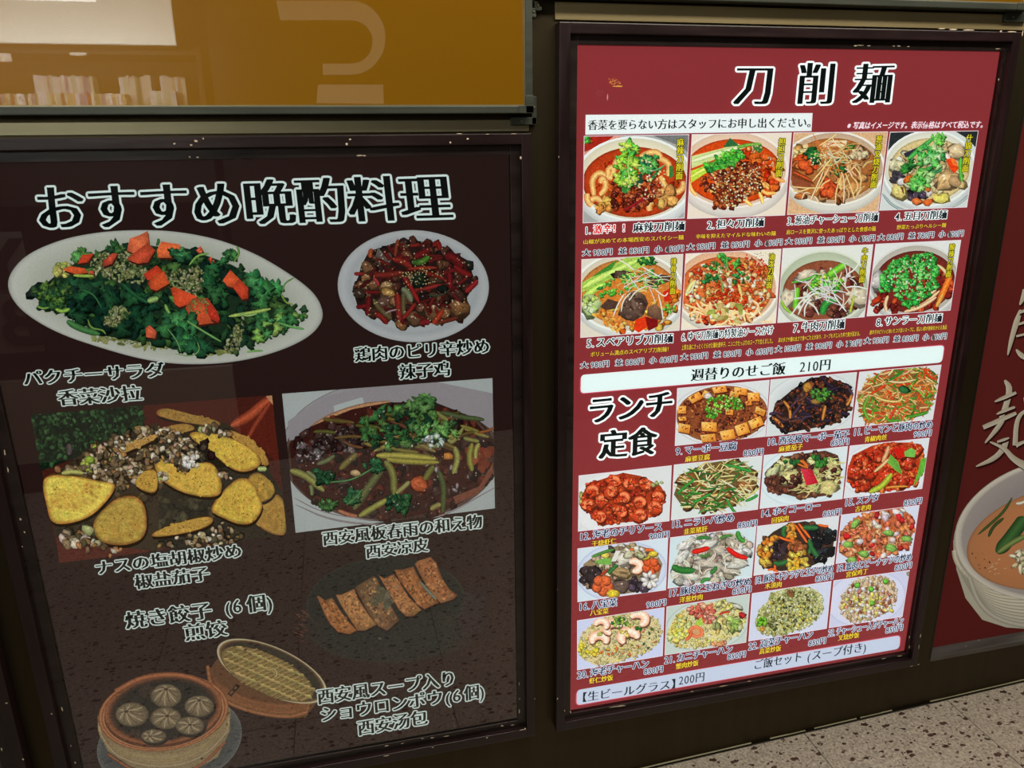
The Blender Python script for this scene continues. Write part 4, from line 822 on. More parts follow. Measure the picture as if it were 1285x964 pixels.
A.strand([(1070, 400), (1110, 310), (1150, 220)], 36, (246, 140, 50), (220, 90, 30)); A.strand([(1060, 420), (1080, 380), (1100, 340)], 26, (250, 170, 80)); A.chunk(690, 250, 40, 60, .2, (200, 196, 190))
A.fill(280, in_poly([(720, 230), (790, 130), (920, 90), (1050, 90), (1060, 180), (1060, 300), (960, 380), (880, 420), (800, 380), (790, 320), (700, 320)]), [(80, 190, 80), (50, 160, 60), (110, 210, 100), (40, 130, 50), (60, 170, 70)], (14, 30), 'leaf')
A.fill(120, in_poly([(790, 150), (1020, 90), (1060, 180), (930, 380), (800, 330), (740, 240)]), [(245, 236, 200), (230, 214, 150), (255, 250, 225)], (3.5, 7), 'dot')
done(A)
# 9 mapo tofu
A = pic([(849.5, 487), (965.4, 476.6), (960.3, 548), (846.5, 559.6)], (720, 460, .2023), (222, 228, 226), 109, 'photo of tofu cubes in brown minced sauce with spring onion')
A.ring(915, 295, 310, 190, -.08, [(1, (190, 196, 196)), (.96, (226, 230, 230)), (.8, (214, 216, 214))]); A.ring(918, 295, 285, 176, -.08, [(1, (150, 96, 60)), (.93, (150, 84, 44)), (.3, (140, 70, 40))])
A.fill(420, in_ell(918, 295, 272, 166, -.08), [(120, 50, 30), (150, 70, 40), (96, 40, 28), (176, 96, 56), (206, 120, 60), (84, 34, 30)], (6, 13), spec=1)
for x, y, a, b_, t in ((750, 190, 42, 26, -.4), (820, 175, 30, 26, .6), (900, 140, 46, 22, -.1), (1030, 150, 44, 24, .2), (1110, 185, 40, 30, .1), (990, 175, 30, 20, .5), (665, 265, 30, 26, .1), (680, 380, 40, 30, .3), (835, 370, 52, 32, .15), (950, 420, 48, 34, -.08), (1040, 385, 44, 38, -.2), (1125, 345, 46, 32, -.3), (1150, 275, 36, 22, .5), (830, 440, 50, 26, 0), (960, 280, 26, 18, .2), (670, 320, 26, 14, 0), (1080, 225, 20, 14, 0)):
    c, q = math.cos(t), math.sin(t); cs = [(x + a * u * c - b_ * v * q, y + a * u * q + b_ * v * c) for u, v in ((-1, -.7), (.8, -1), (1, .8), (-.8, 1))]
    A.add([(p[0] + 4, p[1] + 8) for p in cs], [(0, 1, 2, 3)], (90, 34, 18)); A.add(cs + [(x, y)], [(0, 1, 4), (1, 2, 4), (2, 3, 4), (3, 0, 4)], [(246, 206, 120), (236, 160, 60), (214, 116, 40), (226, 150, 60), vary(A.r, (246, 186, 80))])
    A.fill(4, in_ell(x, y, a * .6, b_ * .6), [(206, 90, 30)], (4, 9), 'dot')
A.chunk(830, 180, 24, 20, 0, (246, 226, 206))
A.fill(110, in_poly([(810, 250), (830, 190), (940, 170), (1050, 210), (1050, 260), (960, 260), (870, 320), (820, 310)]), [(130, 200, 60), (90, 170, 50), (176, 220, 110), (60, 140, 40)], (6, 13), asp=.8)
done(A)
# 10 aubergine mapo
A = pic([(966.7, 476.3), (1075.1, 466.8), (1067.5, 537), (960.8, 548.1)], (940, 450, .2023), (216, 224, 220), 110, 'photo of glossy dark aubergine in minced sauce')
A.ring(385, 280, 290, 190, -.15, [(1, (196, 204, 202)), (.95, (222, 228, 226)), (.7, (206, 212, 210))])
pg = [(135, 370), (160, 280), (270, 190), (380, 120), (470, 110), (530, 130), (620, 160), (640, 220), (620, 320), (540, 400), (400, 430), (240, 460), (170, 430)]
A.poly(pg, (50, 32, 28)); A.fill(260, in_poly(pg), [(40, 30, 34), (70, 44, 36), (100, 56, 36), (30, 24, 30), (130, 70, 44), (24, 20, 26)], (9, 20), spec=1)
for k in range(26): A.curl(*in_poly(pg)(A.r), A.r.uniform(60, 110), 22, A.r.choice([(30, 24, 34), (44, 34, 44), (60, 36, 30)]), A.r.uniform(-1, 1.2), .4, mid=1.9)
for pts in ([(140, 360), (180, 390), (210, 430)], [(210, 260), (250, 310), (250, 370)], [(450, 380), (460, 330), (470, 290)], [(600, 290), (620, 260), (635, 220)]): A.strand(pts, 20, (206, 140, 60), (120, 60, 30))
A.chunk(355, 175, 26, 30, .2, (196, 140, 60)); A.chunk(410, 265, 30, 16, .1, (160, 120, 60)); A.fill(40, in_ell(450, 220, 70, 40), [(90, 160, 60), (60, 130, 50)], (7, 13)); A.fill(70, in_poly(pg), [(150, 70, 40), (110, 50, 30)], (5, 10), spec=1)
done(A)
# 11 pepper steak
A = pic([(1078, 466.6), (1181.1, 457.5), (1170.2, 526.6), (1068.9, 536.3)], (940, 450, .2023), (222, 228, 226), 111, 'photo of shredded green pepper, carrot and meat strips')
pg = [(670, 230), (740, 130), (850, 70), (960, 50), (1100, 60), (1170, 110), (1150, 230), (1110, 330), (1000, 380), (860, 400), (720, 400), (680, 320)]
A.poly(pg, (150, 96, 50))
for k in range(330):
    x, y = in_poly(pg)(A.r); c = A.r.choice([(90, 150, 50), (60, 120, 40), (120, 170, 60), (226, 160, 90), (236, 186, 120), (214, 130, 60), (222, 70, 30), (240, 100, 40), (236, 206, 140), (210, 150, 80)]); A.curl(x, y, A.r.uniform(40, 96), A.r.uniform(8, 13), vary(A.r, c), A.r.uniform(-1.2, 1.3), .35)
for pts in ([(750, 220), (800, 190), (850, 160)], [(1080, 60), (1110, 110), (1160, 130)], [(870, 370), (890, 330), (910, 300)], [(860, 140), (920, 100), (960, 70)]): A.strand(pts, 16, A.r.choice([(230, 70, 30), (60, 130, 50)]))
A.chunk(950, 190, 36, 22, .2, (50, 110, 60)); A.strand([(770, 230), (830, 260), (930, 270), (950, 230)], 15, (236, 200, 120)); A.strand([(860, 140), (940, 150), (1030, 130)], 14, (240, 206, 150)); A.strand([(740, 230), (700, 310), (740, 380)], 22, (110, 170, 60)); A.strand([(1110, 330), (1040, 350), (980, 360)], 22, (80, 150, 50)); A.strand([(840, 350), (860, 390), (930, 380)], 16, (90, 160, 50))
done(A)
# 12 chilli prawns
A = pic([(726, 596.6), (842.8, 583.8), (839.8, 653.9), (725.1, 667.1)], (715, 585, .2023), (222, 226, 224), 112, 'photo of red chilli prawns')
A.ring(300, 230, 280, 200, -.1, [(1, (226, 230, 228)), (.9, (232, 234, 232)), (.3, (222, 224, 222))])
pg = [(70, 190), (110, 110), (230, 70), (330, 40), (440, 60), (560, 120), (600, 180), (560, 280), (440, 340), (320, 350), (190, 370), (150, 320), (80, 260)]
A.fill(14, in_ell(90, 210, 34, 60), [(170, 176, 90), (120, 130, 60)], (10, 22)); A.poly(pg, (170, 60, 26)); A.fill(240, in_poly(pg), [(206, 60, 24), (176, 44, 20), (226, 90, 40), (150, 40, 24)], (9, 20), spec=1)
for x, y in ((140, 150), (270, 90), (370, 110), (460, 110), (200, 210), (330, 190), (430, 220), (540, 190), (180, 310), (310, 280), (430, 300), (520, 250), (250, 150), (110, 240)):
    A.chunk(x, y, 46, 38, A.r.uniform(-1, 1), (220, 76, 36), n=11, spec=2); A.prawn(x, y, 46, A.r.uniform(2, 4.4), (246, 140, 90), (206, 60, 26), (226, 80, 40)); A.fill(4, in_ell(x, y, 40, 30), [(216, 60, 26), (236, 96, 50)], (8, 15), spec=2)
A.fill(30, in_poly(pg), [(240, 110, 60)], (5, 10), spec=1); A.fill(6, in_ell(530, 100, 40, 20), [(170, 180, 110)], (8, 14))
done(A)
# 13 leek and liver
A = pic([(845.4, 583), (956.7, 571.3), (950.8, 639.4), (841.7, 653)], (720, 560, .2023), (220, 228, 224), 113, 'photo of stir fried liver with chives and bean sprouts')
pg = [(640, 240), (690, 170), (800, 110), (920, 90), (1060, 100), (1140, 180), (1130, 270), (1050, 340), (900, 400), (760, 390), (670, 370), (620, 300)]
A.poly(pg, (110, 90, 50)); A.fill(26, in_poly(pg), [(130, 84, 44), (106, 66, 40), (150, 100, 60)], (22, 40), spec=2)
for x, y in ((760, 330), (700, 200), (1070, 240), (880, 310), (800, 250)): A.chunk(x, y, 62, 36, A.r.uniform(-.6, .3), (146, 92, 46), n=12, spec=4)
for k in range(110):
    x, y = in_poly(pg)(A.r); A.curl(x, y, A.r.uniform(60, 130), A.r.uniform(7, 10), vary(A.r, A.r.choice([(230, 210, 140), (240, 226, 170), (214, 190, 110)])), A.r.uniform(-1.1, 1.2), .4)
for k in range(46):
    x, y = in_poly(pg)(A.r); A.curl(x, y, A.r.uniform(50, 110), 10, vary(A.r, A.r.choice([(40, 110, 40), (60, 130, 50), (80, 150, 60)])), A.r.uniform(-1.1, .6), .3)
for pts in ([(735, 350), (800, 320), (850, 290)], [(940, 320), (980, 390), (1010, 420)], [(640, 290), (700, 240), (750, 200)], [(1060, 340), (1110, 320), (1140, 300)], [(930, 110), (1020, 130), (1110, 160)]): A.strand(pts, 18, (60, 150, 60), (30, 100, 40))
A.m = (720, 560, .2023)
done(A)
# 14 twice cooked pork
A = pic([(958.2, 571), (1063.8, 559.6), (1056.8, 626.2), (952.9, 638.6)], (940, 450, .2023), (220, 232, 232), 114, 'photo of cabbage and pork with a red pepper piece')
A.ring(330, 730, 270, 180, -.15, [(1, (196, 220, 226)), (.93, (224, 236, 238)), (.7, (206, 226, 230))])
pg = [(90, 770), (110, 690), (200, 610), (330, 590), (470, 570), (550, 600), (570, 680), (560, 780), (480, 850), (330, 870), (220, 840), (130, 830)]
A.poly(pg, (90, 56, 40)); A.fill(120, in_poly(pg), [(96, 50, 40), (120, 70, 50), (70, 40, 34), (150, 100, 70)], (10, 22), spec=1)
A.fill(44, in_poly([(150, 650), (300, 590), (540, 590), (560, 700), (520, 800), (300, 830), (200, 740)]), [(206, 206, 140), (226, 220, 160), (176, 186, 110)], (14, 32)); A.chunk(245, 735, 56, 44, -.3, (222, 210, 140), n=12); A.chunk(490, 790, 60, 44, -.3, (220, 206, 136), n=12); A.chunk(140, 700, 50, 24, -.7, (206, 212, 160))
for k in range(60): A.curl(*in_poly([(230, 790), (550, 600), (580, 640), (560, 820), (400, 860), (250, 850)])(A.r), A.r.uniform(40, 90), 7, vary(A.r, (214, 200, 130)), A.r.uniform(-1, .6), .5)
A.fill(50, in_poly([(90, 780), (130, 700), (230, 780), (200, 830), (420, 690), (540, 700), (430, 620), (340, 660)]), [(90, 44, 40), (120, 66, 54), (66, 34, 30)], (10, 20), spec=1)
A.fill(12, in_ell(430, 630, 40, 40), DG, (14, 24)); A.fill(8, in_ell(250, 640, 50, 12), DG, (10, 18)); A.add([(315, 680), (385, 685), (425, 770), (350, 785)], [(0, 1, 2, 3)], [(226, 60, 80), (196, 30, 50), (180, 20, 40), (214, 40, 60)])
for pts in ([(295, 650), (330, 665), (360, 675)], [(310, 630), (335, 645), (355, 670)], [(320, 625), (350, 650), (360, 680)]): A.strand(pts, 11, (240, 120, 40))
done(A)
# 15 sweet and sour pork
A = pic([(1066, 559.2), (1166.2, 549.1), (1156.9, 613.4), (1058.2, 625.6)], (940, 450, .2023), (222, 228, 230), 115, 'photo of red sweet and sour pork with green pepper')
pg = [(605, 700), (640, 600), (760, 540), (860, 520), (1000, 520), (1080, 570), (1090, 660), (1050, 760), (940, 810), (800, 830), (680, 830), (610, 760)]
A.ring(850, 690, 290, 180, -.1, [(1, (206, 212, 216)), (.95, (228, 234, 236)), (.6, (220, 226, 228))]); A.poly(pg, (190, 60, 24)); A.fill(150, in_poly(pg), [(214, 56, 24), (186, 36, 20), (236, 90, 40), (226, 110, 50)], (10, 24), spec=1)
for x, y in ((690, 630), (780, 590), (700, 770), (850, 720), (980, 640), (1020, 560), (740, 700), (650, 700), (930, 570), (940, 750)): A.chunk(x, y, 46, 42, A.r.uniform(-1, 1), (206, 60, 30), n=12, spec=3); A.fill(12, in_ell(x, y, 44, 40), [(220, 70, 34), (190, 44, 22), (236, 110, 60)], (9, 17), spec=1)
A.add([(850, 640), (870, 590), (920, 640), (945, 720), (900, 690)], [(0, 1, 2, 3, 4)], [(130, 190, 80), (100, 170, 60), (120, 184, 76), (90, 160, 60), (120, 180, 70)]); A.poly([(950, 580), (1000, 550), (1030, 570), (1020, 610), (960, 605)], (120, 190, 80)); A.add([(1060, 620), (1095, 610), (1080, 700), (1010, 790), (1040, 700)], [(0, 1, 2, 3, 4)], (100, 180, 60)); A.strand([(740, 825), (820, 790), (880, 710)], 34, (176, 190, 60), (110, 140, 40)); A.strand([(820, 640), (850, 580), (860, 540)], 26, (240, 170, 120)); A.strand([(770, 700), (820, 660), (860, 620)], 20, (236, 190, 130)); A.strand([(840, 800), (900, 790), (980, 790)], 14, (220, 150, 60)); A.poly([(880, 560), (950, 550), (960, 600), (930, 620)], (206, 30, 20))
done(A)
# 16 eight treasures
A = pic([(724.5, 688.2), (838.3, 674.3), (835.5, 740.5), (724.5, 755.6)], (715, 620, .1906), (214, 228, 236), 116, 'photo of mixed seafood and vegetables in clear sauce')
A.ring(340, 510, 300, 195, -.12, [(1, (180, 196, 222)), (.95, (206, 216, 234)), (.8, (222, 228, 240)), (.5, (210, 216, 226))])
pg = [(70, 560), (90, 460), (200, 380), (340, 330), (460, 340), (560, 370), (610, 460), (580, 570), (480, 640), (330, 660), (180, 650), (90, 600)]
A.poly(pg, (150, 130, 96)); A.fill(90, in_poly(pg), [(170, 150, 110), (120, 100, 80), (190, 176, 140), (90, 76, 70), (206, 196, 170)], (14, 30), spec=1)
A.fill(14, in_ell(140, 540, 60, 60), [(50, 40, 44), (70, 56, 56)], (20, 40), spec=1); A.fill(16, in_ell(450, 590, 80, 50), [(54, 44, 54), (84, 74, 84)], (18, 36), spec=1); A.chunk(325, 605, 60, 44, .1, (110, 90, 80), n=12, spec=1); A.chunk(340, 515, 70, 30, .15, (190, 160, 110), n=12); A.blob(350, 515, 40, 12, .15, (100, 80, 60), (150, 126, 90))
A.chunk(345, 425, 44, 40, 0, (232, 222, 200), n=12, dark=.6); A.prawn(420, 470, 70, 3.9)
def flower(x, y, r_, c):
    for k in range(5): A.chunk(x + r_ * .6 * math.cos(k * 1.257 + .3), y + r_ * .6 * math.sin(k * 1.257 + .3), r_ * .5, r_ * .46, k, c, n=10, jit=.06, dark=.7, hi=1.15)
    A.blob(x, y, r_ * .2, r_ * .2, 0, c, np.array(c) * .8)
flower(212, 595, 66, (238, 110, 60)); flower(530, 470, 56, (240, 100, 50)); A.chunk(280, 650, 40, 26, 0, (240, 200, 60), n=12, jit=.05, dark=.7); A.chunk(495, 410, 30, 18, -.1, (246, 206, 70), n=12, jit=.05); A.chunk(545, 390, 30, 18, 0, (246, 206, 70), n=12, jit=.05); A.chunk(230, 400, 28, 16, 0, (240, 206, 90), n=12, jit=.05)
A.poly([(160, 440), (240, 415), (280, 430), (270, 460), (190, 460)], (120, 180, 80)); A.strand([(250, 520), (280, 490), (310, 460)], 26, (60, 120, 60)); A.strand([(140, 410), (220, 380), (290, 360)], 20, (80, 140, 60)); A.strand([(390, 360), (470, 365), (550, 365)], 24, (230, 110, 50)); A.strand([(200, 530), (230, 510), (240, 490)], 14, (200, 60, 30))
for k in range(8): A.chunk(520 + 36 * math.cos(k * .8), 560 + 36 * math.sin(k * .8), 24, 14, k * .8, (244, 236, 220), n=8, dark=.7)
A.poly([(270, 440), (300, 370), (330, 370), (300, 440)], (226, 226, 214)); A.fill(10, in_ell(430, 380, 70, 30), [(200, 190, 150), (226, 220, 190)], (18, 30))
done(A)
# 17 pork and onion
A = pic([(840.8, 674.3), (948.9, 660.6), (943.2, 724.9), (837.4, 738.7)], (715, 620, .1906), (210, 228, 230), 117, 'photo of pale pork and onion with red and green chilli')
pg = [(670, 540), (690, 440), (740, 320), (860, 270), (1000, 250), (1130, 270), (1180, 330), (1150, 450), (1100, 540), (940, 570), (800, 590), (690, 580)]
A.poly(pg, (190, 184, 160)); A.fill(120, in_poly(pg), [(196, 186, 160), (170, 156, 136), (214, 208, 190), (150, 136, 120), (226, 226, 214)], (18, 36), dark=.6)
for x, y, t in ((740, 400, -.8), (960, 470, .2), (1050, 500, .1), (880, 450, .2), (980, 370, .5), (760, 330, -.5), (1090, 380, .2), (800, 540, .1), (900, 330, -.4), (1100, 460, -.2)): A.chunk(x, y, 62, 26, t, A.r.choice([(226, 226, 212), (206, 196, 176), (232, 230, 220)]), n=11, dark=.65, hi=1.1)
for k in range(30): A.curl(*in_poly(pg)(A.r), A.r.uniform(50, 90), 11, vary(A.r, (210, 200, 180)), None, .5)
A.strand([(800, 380), (850, 370), (915, 350)], 34, (214, 40, 26), (150, 20, 20)); A.strand([(1030, 350), (1090, 400), (1165, 420)], 34, (220, 36, 26), (160, 20, 20)); A.strand([(670, 470), (720, 500), (820, 500)], 46, (50, 120, 50), (26, 84, 40)); A.strand([(830, 290), (880, 280), (920, 290)], 24, (60, 130, 60)); A.strand([(1100, 240), (1110, 290), (1150, 310)], 34, (70, 150, 60)); A.strand([(850, 400), (890, 410), (920, 385)], 18, (80, 130, 60)); A.strand([(860, 585), (880, 560), (920, 555)], 24, (70, 150, 70)); A.strand([(920, 520), (950, 500), (960, 470)], 26, (60, 130, 60)); A.strand([(980, 290), (1030, 270), (1070, 270)], 18, (80, 140, 60)); A.blob(1185, 410, 9, 9, 0, (30, 40, 40), (40, 60, 60))
done(A)
# 18 pork, wood ear, egg
A = pic([(950, 660), (1053, 646.8), (1046.3, 708.9), (945.3, 722.5)], (930, 610, .1907), (222, 228, 228), 118, 'photo of black fungus, egg and carrot stir fry')
pg = [(110, 450), (130, 370), (210, 300), (300, 250), (420, 230), (530, 260), (620, 300), (600, 420), (540, 490), (430, 540), (260, 560), (150, 540)]
A.poly(pg, (60, 44, 36)); A.fill(40, in_poly(pg), [(96, 60, 40), (70, 44, 36)], (16, 30)); A.fill(40, in_poly([(440, 300), (540, 270), (620, 310), (600, 440), (500, 500), (450, 420)]), [(30, 34, 40), (44, 50, 56), (20, 24, 28)], (20, 38), spec=2); A.fill(18, in_ell(240, 400, 60, 60), [(44, 34, 44), (66, 50, 56)], (18, 34), spec=2)
A.fill(30, in_poly([(110, 420), (140, 360), (220, 310), (220, 380), (160, 520), (120, 500)]), [(240, 150, 50), (226, 120, 40), (246, 180, 80)], (12, 26)); A.fill(44, in_poly([(290, 510), (330, 430), (420, 430), (440, 500), (420, 550), (320, 560)]), [(250, 190, 60), (240, 170, 50), (246, 206, 96)], (12, 24), dark=.75); A.fill(16, in_ell(335, 290, 40, 50), [(236, 140, 50), (246, 170, 70)], (12, 24)); A.fill(14, in_ell(360, 390, 60, 24), [(190, 110, 60), (160, 90, 50)], (14, 26), spec=1); A.fill(10, in_ell(150, 500, 30, 20), [(240, 190, 80)], (12, 22))
for pts in ([(350, 250), (390, 310), (430, 370)], [(370, 240), (410, 290), (450, 340)], [(240, 330), (290, 350), (340, 360)], [(170, 550), (200, 540), (240, 560)], [(500, 250), (540, 260), (570, 260)], [(210, 560), (220, 530), (215, 510)]): A.strand(pts, 16, (240, 110, 40), (190, 70, 30))
for pts in ([(280, 330), (270, 290), (290, 260)], [(400, 270), (450, 270), (500, 270)], [(440, 440), (460, 400), (440, 350)], [(460, 400), (480, 440), (500, 460)], [(210, 500), (250, 510), (300, 490)]): A.strand(pts, 34, (50, 110, 56), (24, 70, 40))
done(A)
# 19 kung pao chicken
A = pic([(1055.3, 645.9), (1153.6, 633.5), (1144, 695.3), (1048.2, 707.6)], (930, 610, .1907), (214, 222, 236), 119, 'photo of diced chicken and peanuts in orange sauce')
pg = [(650, 400), (660, 320), (720, 240), (830, 180), (960, 150), (1060, 150), (1130, 200), (1140, 290), (1090, 390), (1000, 440), (860, 470), (730, 490), (660, 450)]
A.poly(pg, (190, 100, 60)); A.fill(190, in_poly(pg), [(228, 130, 84), (236, 160, 110), (206, 100, 60), (240, 140, 80), (214, 110, 80)], (16, 30), dark=.55, spec=2)
A.fill(18, in_poly(pg), [(232, 216, 206), (240, 226, 220)], (18, 28), dark=.7); A.fill(9, in_poly(pg), [(206, 40, 50), (190, 40, 40)], (18, 30))
for x, y, t in ((700, 380, .1), (740, 245, -.8), (975, 400, .3), (960, 300, 0), (800, 440, .2), (1080, 340, .1), (720, 480, 0)): A.chunk(x, y, 36, 22, t, (140, 190, 90), n=6, dark=.6)
done(A)
# 20..23 fried rices
def rice(A, pg, pal, n, size=(7, 13)):
    A.poly(pg, pal[0]); A.fill(n, in_poly(pg), pal, size, asp=.6, dark=.68, hi=1.12)
A = pic([(724, 778.5), (833.7, 761.8), (831.4, 823.2), (724, 841.1)], (715, 740, .179), (206, 214, 240), 120, 'photo of fried rice topped with prawns')
rice(A, [(55, 400), (80, 310), (180, 220), (330, 160), (500, 150), (620, 210), (645, 290), (610, 390), (500, 450), (330, 510), (180, 530), (80, 480)], [(222, 206, 150), (236, 226, 184), (206, 186, 120), (240, 216, 120), (214, 200, 150), (190, 186, 130)], 520)
A.fill(26, in_ell(120, 400, 70, 70), [(240, 206, 60), (246, 220, 100)], (10, 20)); A.fill(24, in_ell(500, 330, 130, 90), [(90, 120, 60), (60, 90, 50), (220, 120, 60)], (6, 12)); A.fill(20, in_ell(330, 430, 200, 60), [(226, 110, 60), (230, 200, 80)], (8, 14))
for p in ((200, 350, 84, 2.6), (300, 265, 84, 1.9), (475, 200, 86, 3.4), (410, 330, 96, 2.2), (215, 240, 66, 3)): A.prawn(*p)
A.fill(30, in_poly([(280, 230), (320, 180), (420, 190), (430, 250), (340, 260)]), [(110, 160, 60), (60, 110, 50), (190, 210, 90)], (9, 18)); A.fill(8, in_ell(480, 270, 26, 12), DG, (8, 14)); A.fill(14, in_ell(380, 300, 40, 20), [(250, 206, 110)], (8, 14)); A.fill(8, in_ell(205, 305, 20, 10), [(190, 200, 100)], (7, 12))
done(A)
A = pic([(836.2, 761.1), (940.9, 745), (936, 806.2), (833.7, 822.3)], (715, 740, .179), (198, 212, 202), 121, 'photo of crab fried rice with pink crab meat')
A.ring(960, 250, 290, 180, -.15, [(1, (160, 180, 170)), (.96, (206, 220, 210)), (.7, (190, 204, 192))])
rice(A, [(680, 310), (720, 210), (800, 140), (900, 100), (1080, 80), (1200, 130), (1240, 210), (1190, 310), (1070, 370), (880, 410), (760, 400), (690, 360)], [(226, 214, 150), (236, 228, 180), (214, 200, 110), (206, 206, 150), (240, 220, 110)], 380, (8, 16))
A.fill(40, in_poly([(690, 330), (760, 170), (840, 210), (840, 320), (760, 360)]), [(240, 220, 90), (232, 206, 110), (200, 220, 140)], (14, 26)); A.fill(70, in_poly([(830, 130), (920, 90), (1000, 100), (1010, 200), (960, 240), (860, 180)]), [(240, 130, 100), (226, 100, 80), (250, 170, 140)], (12, 24), spec=1); A.ring(880, 290, 56, 44, .2, [(1, (214, 90, 60)), (.8, (246, 150, 100)), (.55, (226, 110, 70)), (.45, (206, 160, 110))]); A.strand([(810, 350), (840, 320), (850, 280)], 24, (230, 110, 70)); A.poly([(870, 230), (920, 185), (930, 240), (890, 250)], (170, 206, 80)); A.fill(12, in_ell(1150, 240, 60, 40), [(190, 210, 110), (160, 190, 90), (206, 206, 150)], (18, 34)); A.fill(12, in_ell(1060, 250, 50, 60), [(170, 180, 110), (226, 200, 120)], (16, 30)); A.chunk(1205, 170, 26, 22, .5, (190, 40, 44)); A.strand([(1040, 170), (1080, 150), (1120, 150)], 16, (200, 60, 50)); A.fill(14, in_ell(1080, 100, 60, 30), [(230, 214, 140), (220, 200, 100)], (16, 28)); A.fill(12, in_ell(1040, 370, 50, 14), [(240, 160, 110)], (12, 22)); A.chunk(1170, 110, 40, 18, .4, (200, 200, 180))
done(A)
A = pic([(943.3, 744.5), (1043.2, 728.8), (1037.2, 788.9), (938.8, 804.9)], (920, 710, .179), (212, 218, 236), 122, 'photo of green leaf fried rice')
rice(A, [(150, 400), (180, 310), (240, 250), (260, 190), (400, 150), (540, 150), (620, 200), (630, 290), (590, 370), (500, 430), (360, 480), (230, 485), (165, 450)], [(196, 196, 130), (214, 216, 160), (176, 180, 104), (222, 226, 180), (150, 154, 84)], 560, (8, 15))
A.fill(120, in_ell(400, 320, 210, 130, -.3), [(90, 96, 50), (60, 66, 40), (116, 120, 60)], (5, 10)); A.fill(40, in_ell(400, 320, 190, 110), [(226, 200, 90)], (6, 12)); A.fill(12, in_ell(190, 380, 30, 30), [(130, 200, 50), (96, 170, 40)], (12, 20)); A.fill(6, in_ell(195, 435, 20, 12), [(220, 170, 80)], (10, 16)); A.fill(12, in_ell(400, 190, 26, 24), [(140, 96, 60)], (8, 14))
done(A)
A = pic([(1045.7, 728.3), (1141.4, 715), (1132.1, 773.9), (1039.7, 788.2)], (920, 710, .179), (206, 210, 232), 123, 'photo of fried rice with roast pork and green peas')
A.ring(930, 230, 280, 190, -.2, [(1, (184, 190, 220)), (.96, (214, 218, 236)), (.8, (216, 220, 238)), (.5, (206, 212, 232))])
rice(A, [(740, 290), (770, 190), (840, 110), (960, 70), (1080, 80), (1140, 140), (1140, 240), (1080, 320), (960, 370), (830, 400), (760, 350)], [(222, 200, 170), (236, 222, 200), (206, 176, 130), (232, 206, 150), (190, 150, 110)], 420, (9, 16))
A.fill(60, in_ell(930, 230, 170, 120), [(176, 110, 84), (196, 130, 96), (160, 90, 70)], (9, 18)); A.fill(36, in_ell(930, 280, 180, 100), [(240, 214, 90), (246, 226, 120)], (9, 20)); A.fill(30, in_ell(940, 240, 170, 120), [(246, 236, 230)], (9, 17), dark=.8)
for x, y in ((862, 130), (1062, 103), (960, 157), (965, 255)): A.chunk(x, y, 19, 18, 0, (110, 196, 60), n=10, jit=.06, spec=1)
A.strand([(950, 290), (945, 230), (975, 200)], 12, (240, 206, 70)); A.poly([(1205, 40), (1230, 35), (1225, 70), (1210, 65)], (150, 140, 120))
done(A)

# ------------------------------------------------------------------ dish pictures on the brown poster
def ldone(A, label, parent=None, m=None):
    A.m = None; A.c = [(c @ np.array([.3, .5, .2]))[:, None] * .16 + c * .84 for c in A.c]; return A.build('dish_photo', m or D_LEFT, parent or SL, label=label)  # greying from the glass haze is mixed into the ink colours
LG = [(50, 98, 46), (38, 80, 40), (66, 116, 50), (30, 64, 38), (80, 126, 54)]
# -- coriander salad on an oval plate
A = Art(PB, seed=201)
pl = smooth_closed([(8.5, 360), (14, 340), (35, 318), (75, 301), (112, 293), (150, 289), (200, 288.5), (240, 293), (280, 302), (320, 318), (350, 335), (380, 355), (398, 372), (406, 392), (403, 406), (390, 421), (365, 435), (330, 447), (290, 455), (250, 457.5), (210, 456), (170, 449), (125, 436), (80, 421), (45, 403), (20, 383)])
cx, cy = 207, 372
def scaled(k, dy=0): return [((p[0] - cx) * k + cx, (p[1] - cy) * k + cy + dy) for p in pl]
A.poly(scaled(1), (176, 180, 168)); n = len(pl)
for k0, k1, c0, c1 in ((.992, .965, (196, 200, 188), (214, 218, 204)), (.965, .80, (214, 218, 204), (196, 202, 184)), (.80, .5, (196, 202, 184), (186, 196, 170))):
    A.add(scaled(k0) + scaled(k1), [(i, (i + 1) % n, n + (i + 1) % n, n + i) for i in range(n)], [c0] * n + [c1] * n)
A.poly(scaled(.5), (186, 196, 170))
A.m = (0, 280, .18667)
A.fill(60, in_ell(900, 800, 300, 26, .1), [(150, 160, 80), (130, 140, 60), (176, 184, 120)], (12, 34), 'soft', asp=.4); A.fill(10, in_ell(1500, 850, 120, 20), [(150, 160, 80)], (26, 50), 'soft')
body = [(230, 450), (330, 390), (400, 330), (560, 240), (700, 180), (880, 130), (1080, 160), (1260, 170), (1420, 230), (1560, 280), (1700, 360), (1860, 430), (1960, 560), (2000, 640), (1900, 720), (1740, 780), (1600, 830), (1400, 860), (1160, 850), (1060, 800), (900, 790), (720, 760), (620, 720), (500, 640), (380, 580), (270, 540)]
A.poly(body, (34, 62, 38))
A.fill(200, in_poly(body), LG, (34, 76), 'leaf', vein=False); A.fill(90, in_poly(body), [(20, 56, 40), (26, 70, 44), (18, 46, 36)], (30, 60), asp=.5)
A.fill(60, in_poly([(480, 400), (900, 400), (1060, 560), (1000, 740), (640, 700), (480, 600)]), [(22, 70, 46), (34, 90, 52), (18, 56, 40)], (50, 96), 'leaf', vein=False)
A.fill(30, in_poly([(230, 450), (340, 400), (480, 400), (440, 560), (280, 550)]), [(52, 100, 52), (90, 130, 50), (34, 84, 46)], (30, 56), 'leaf')
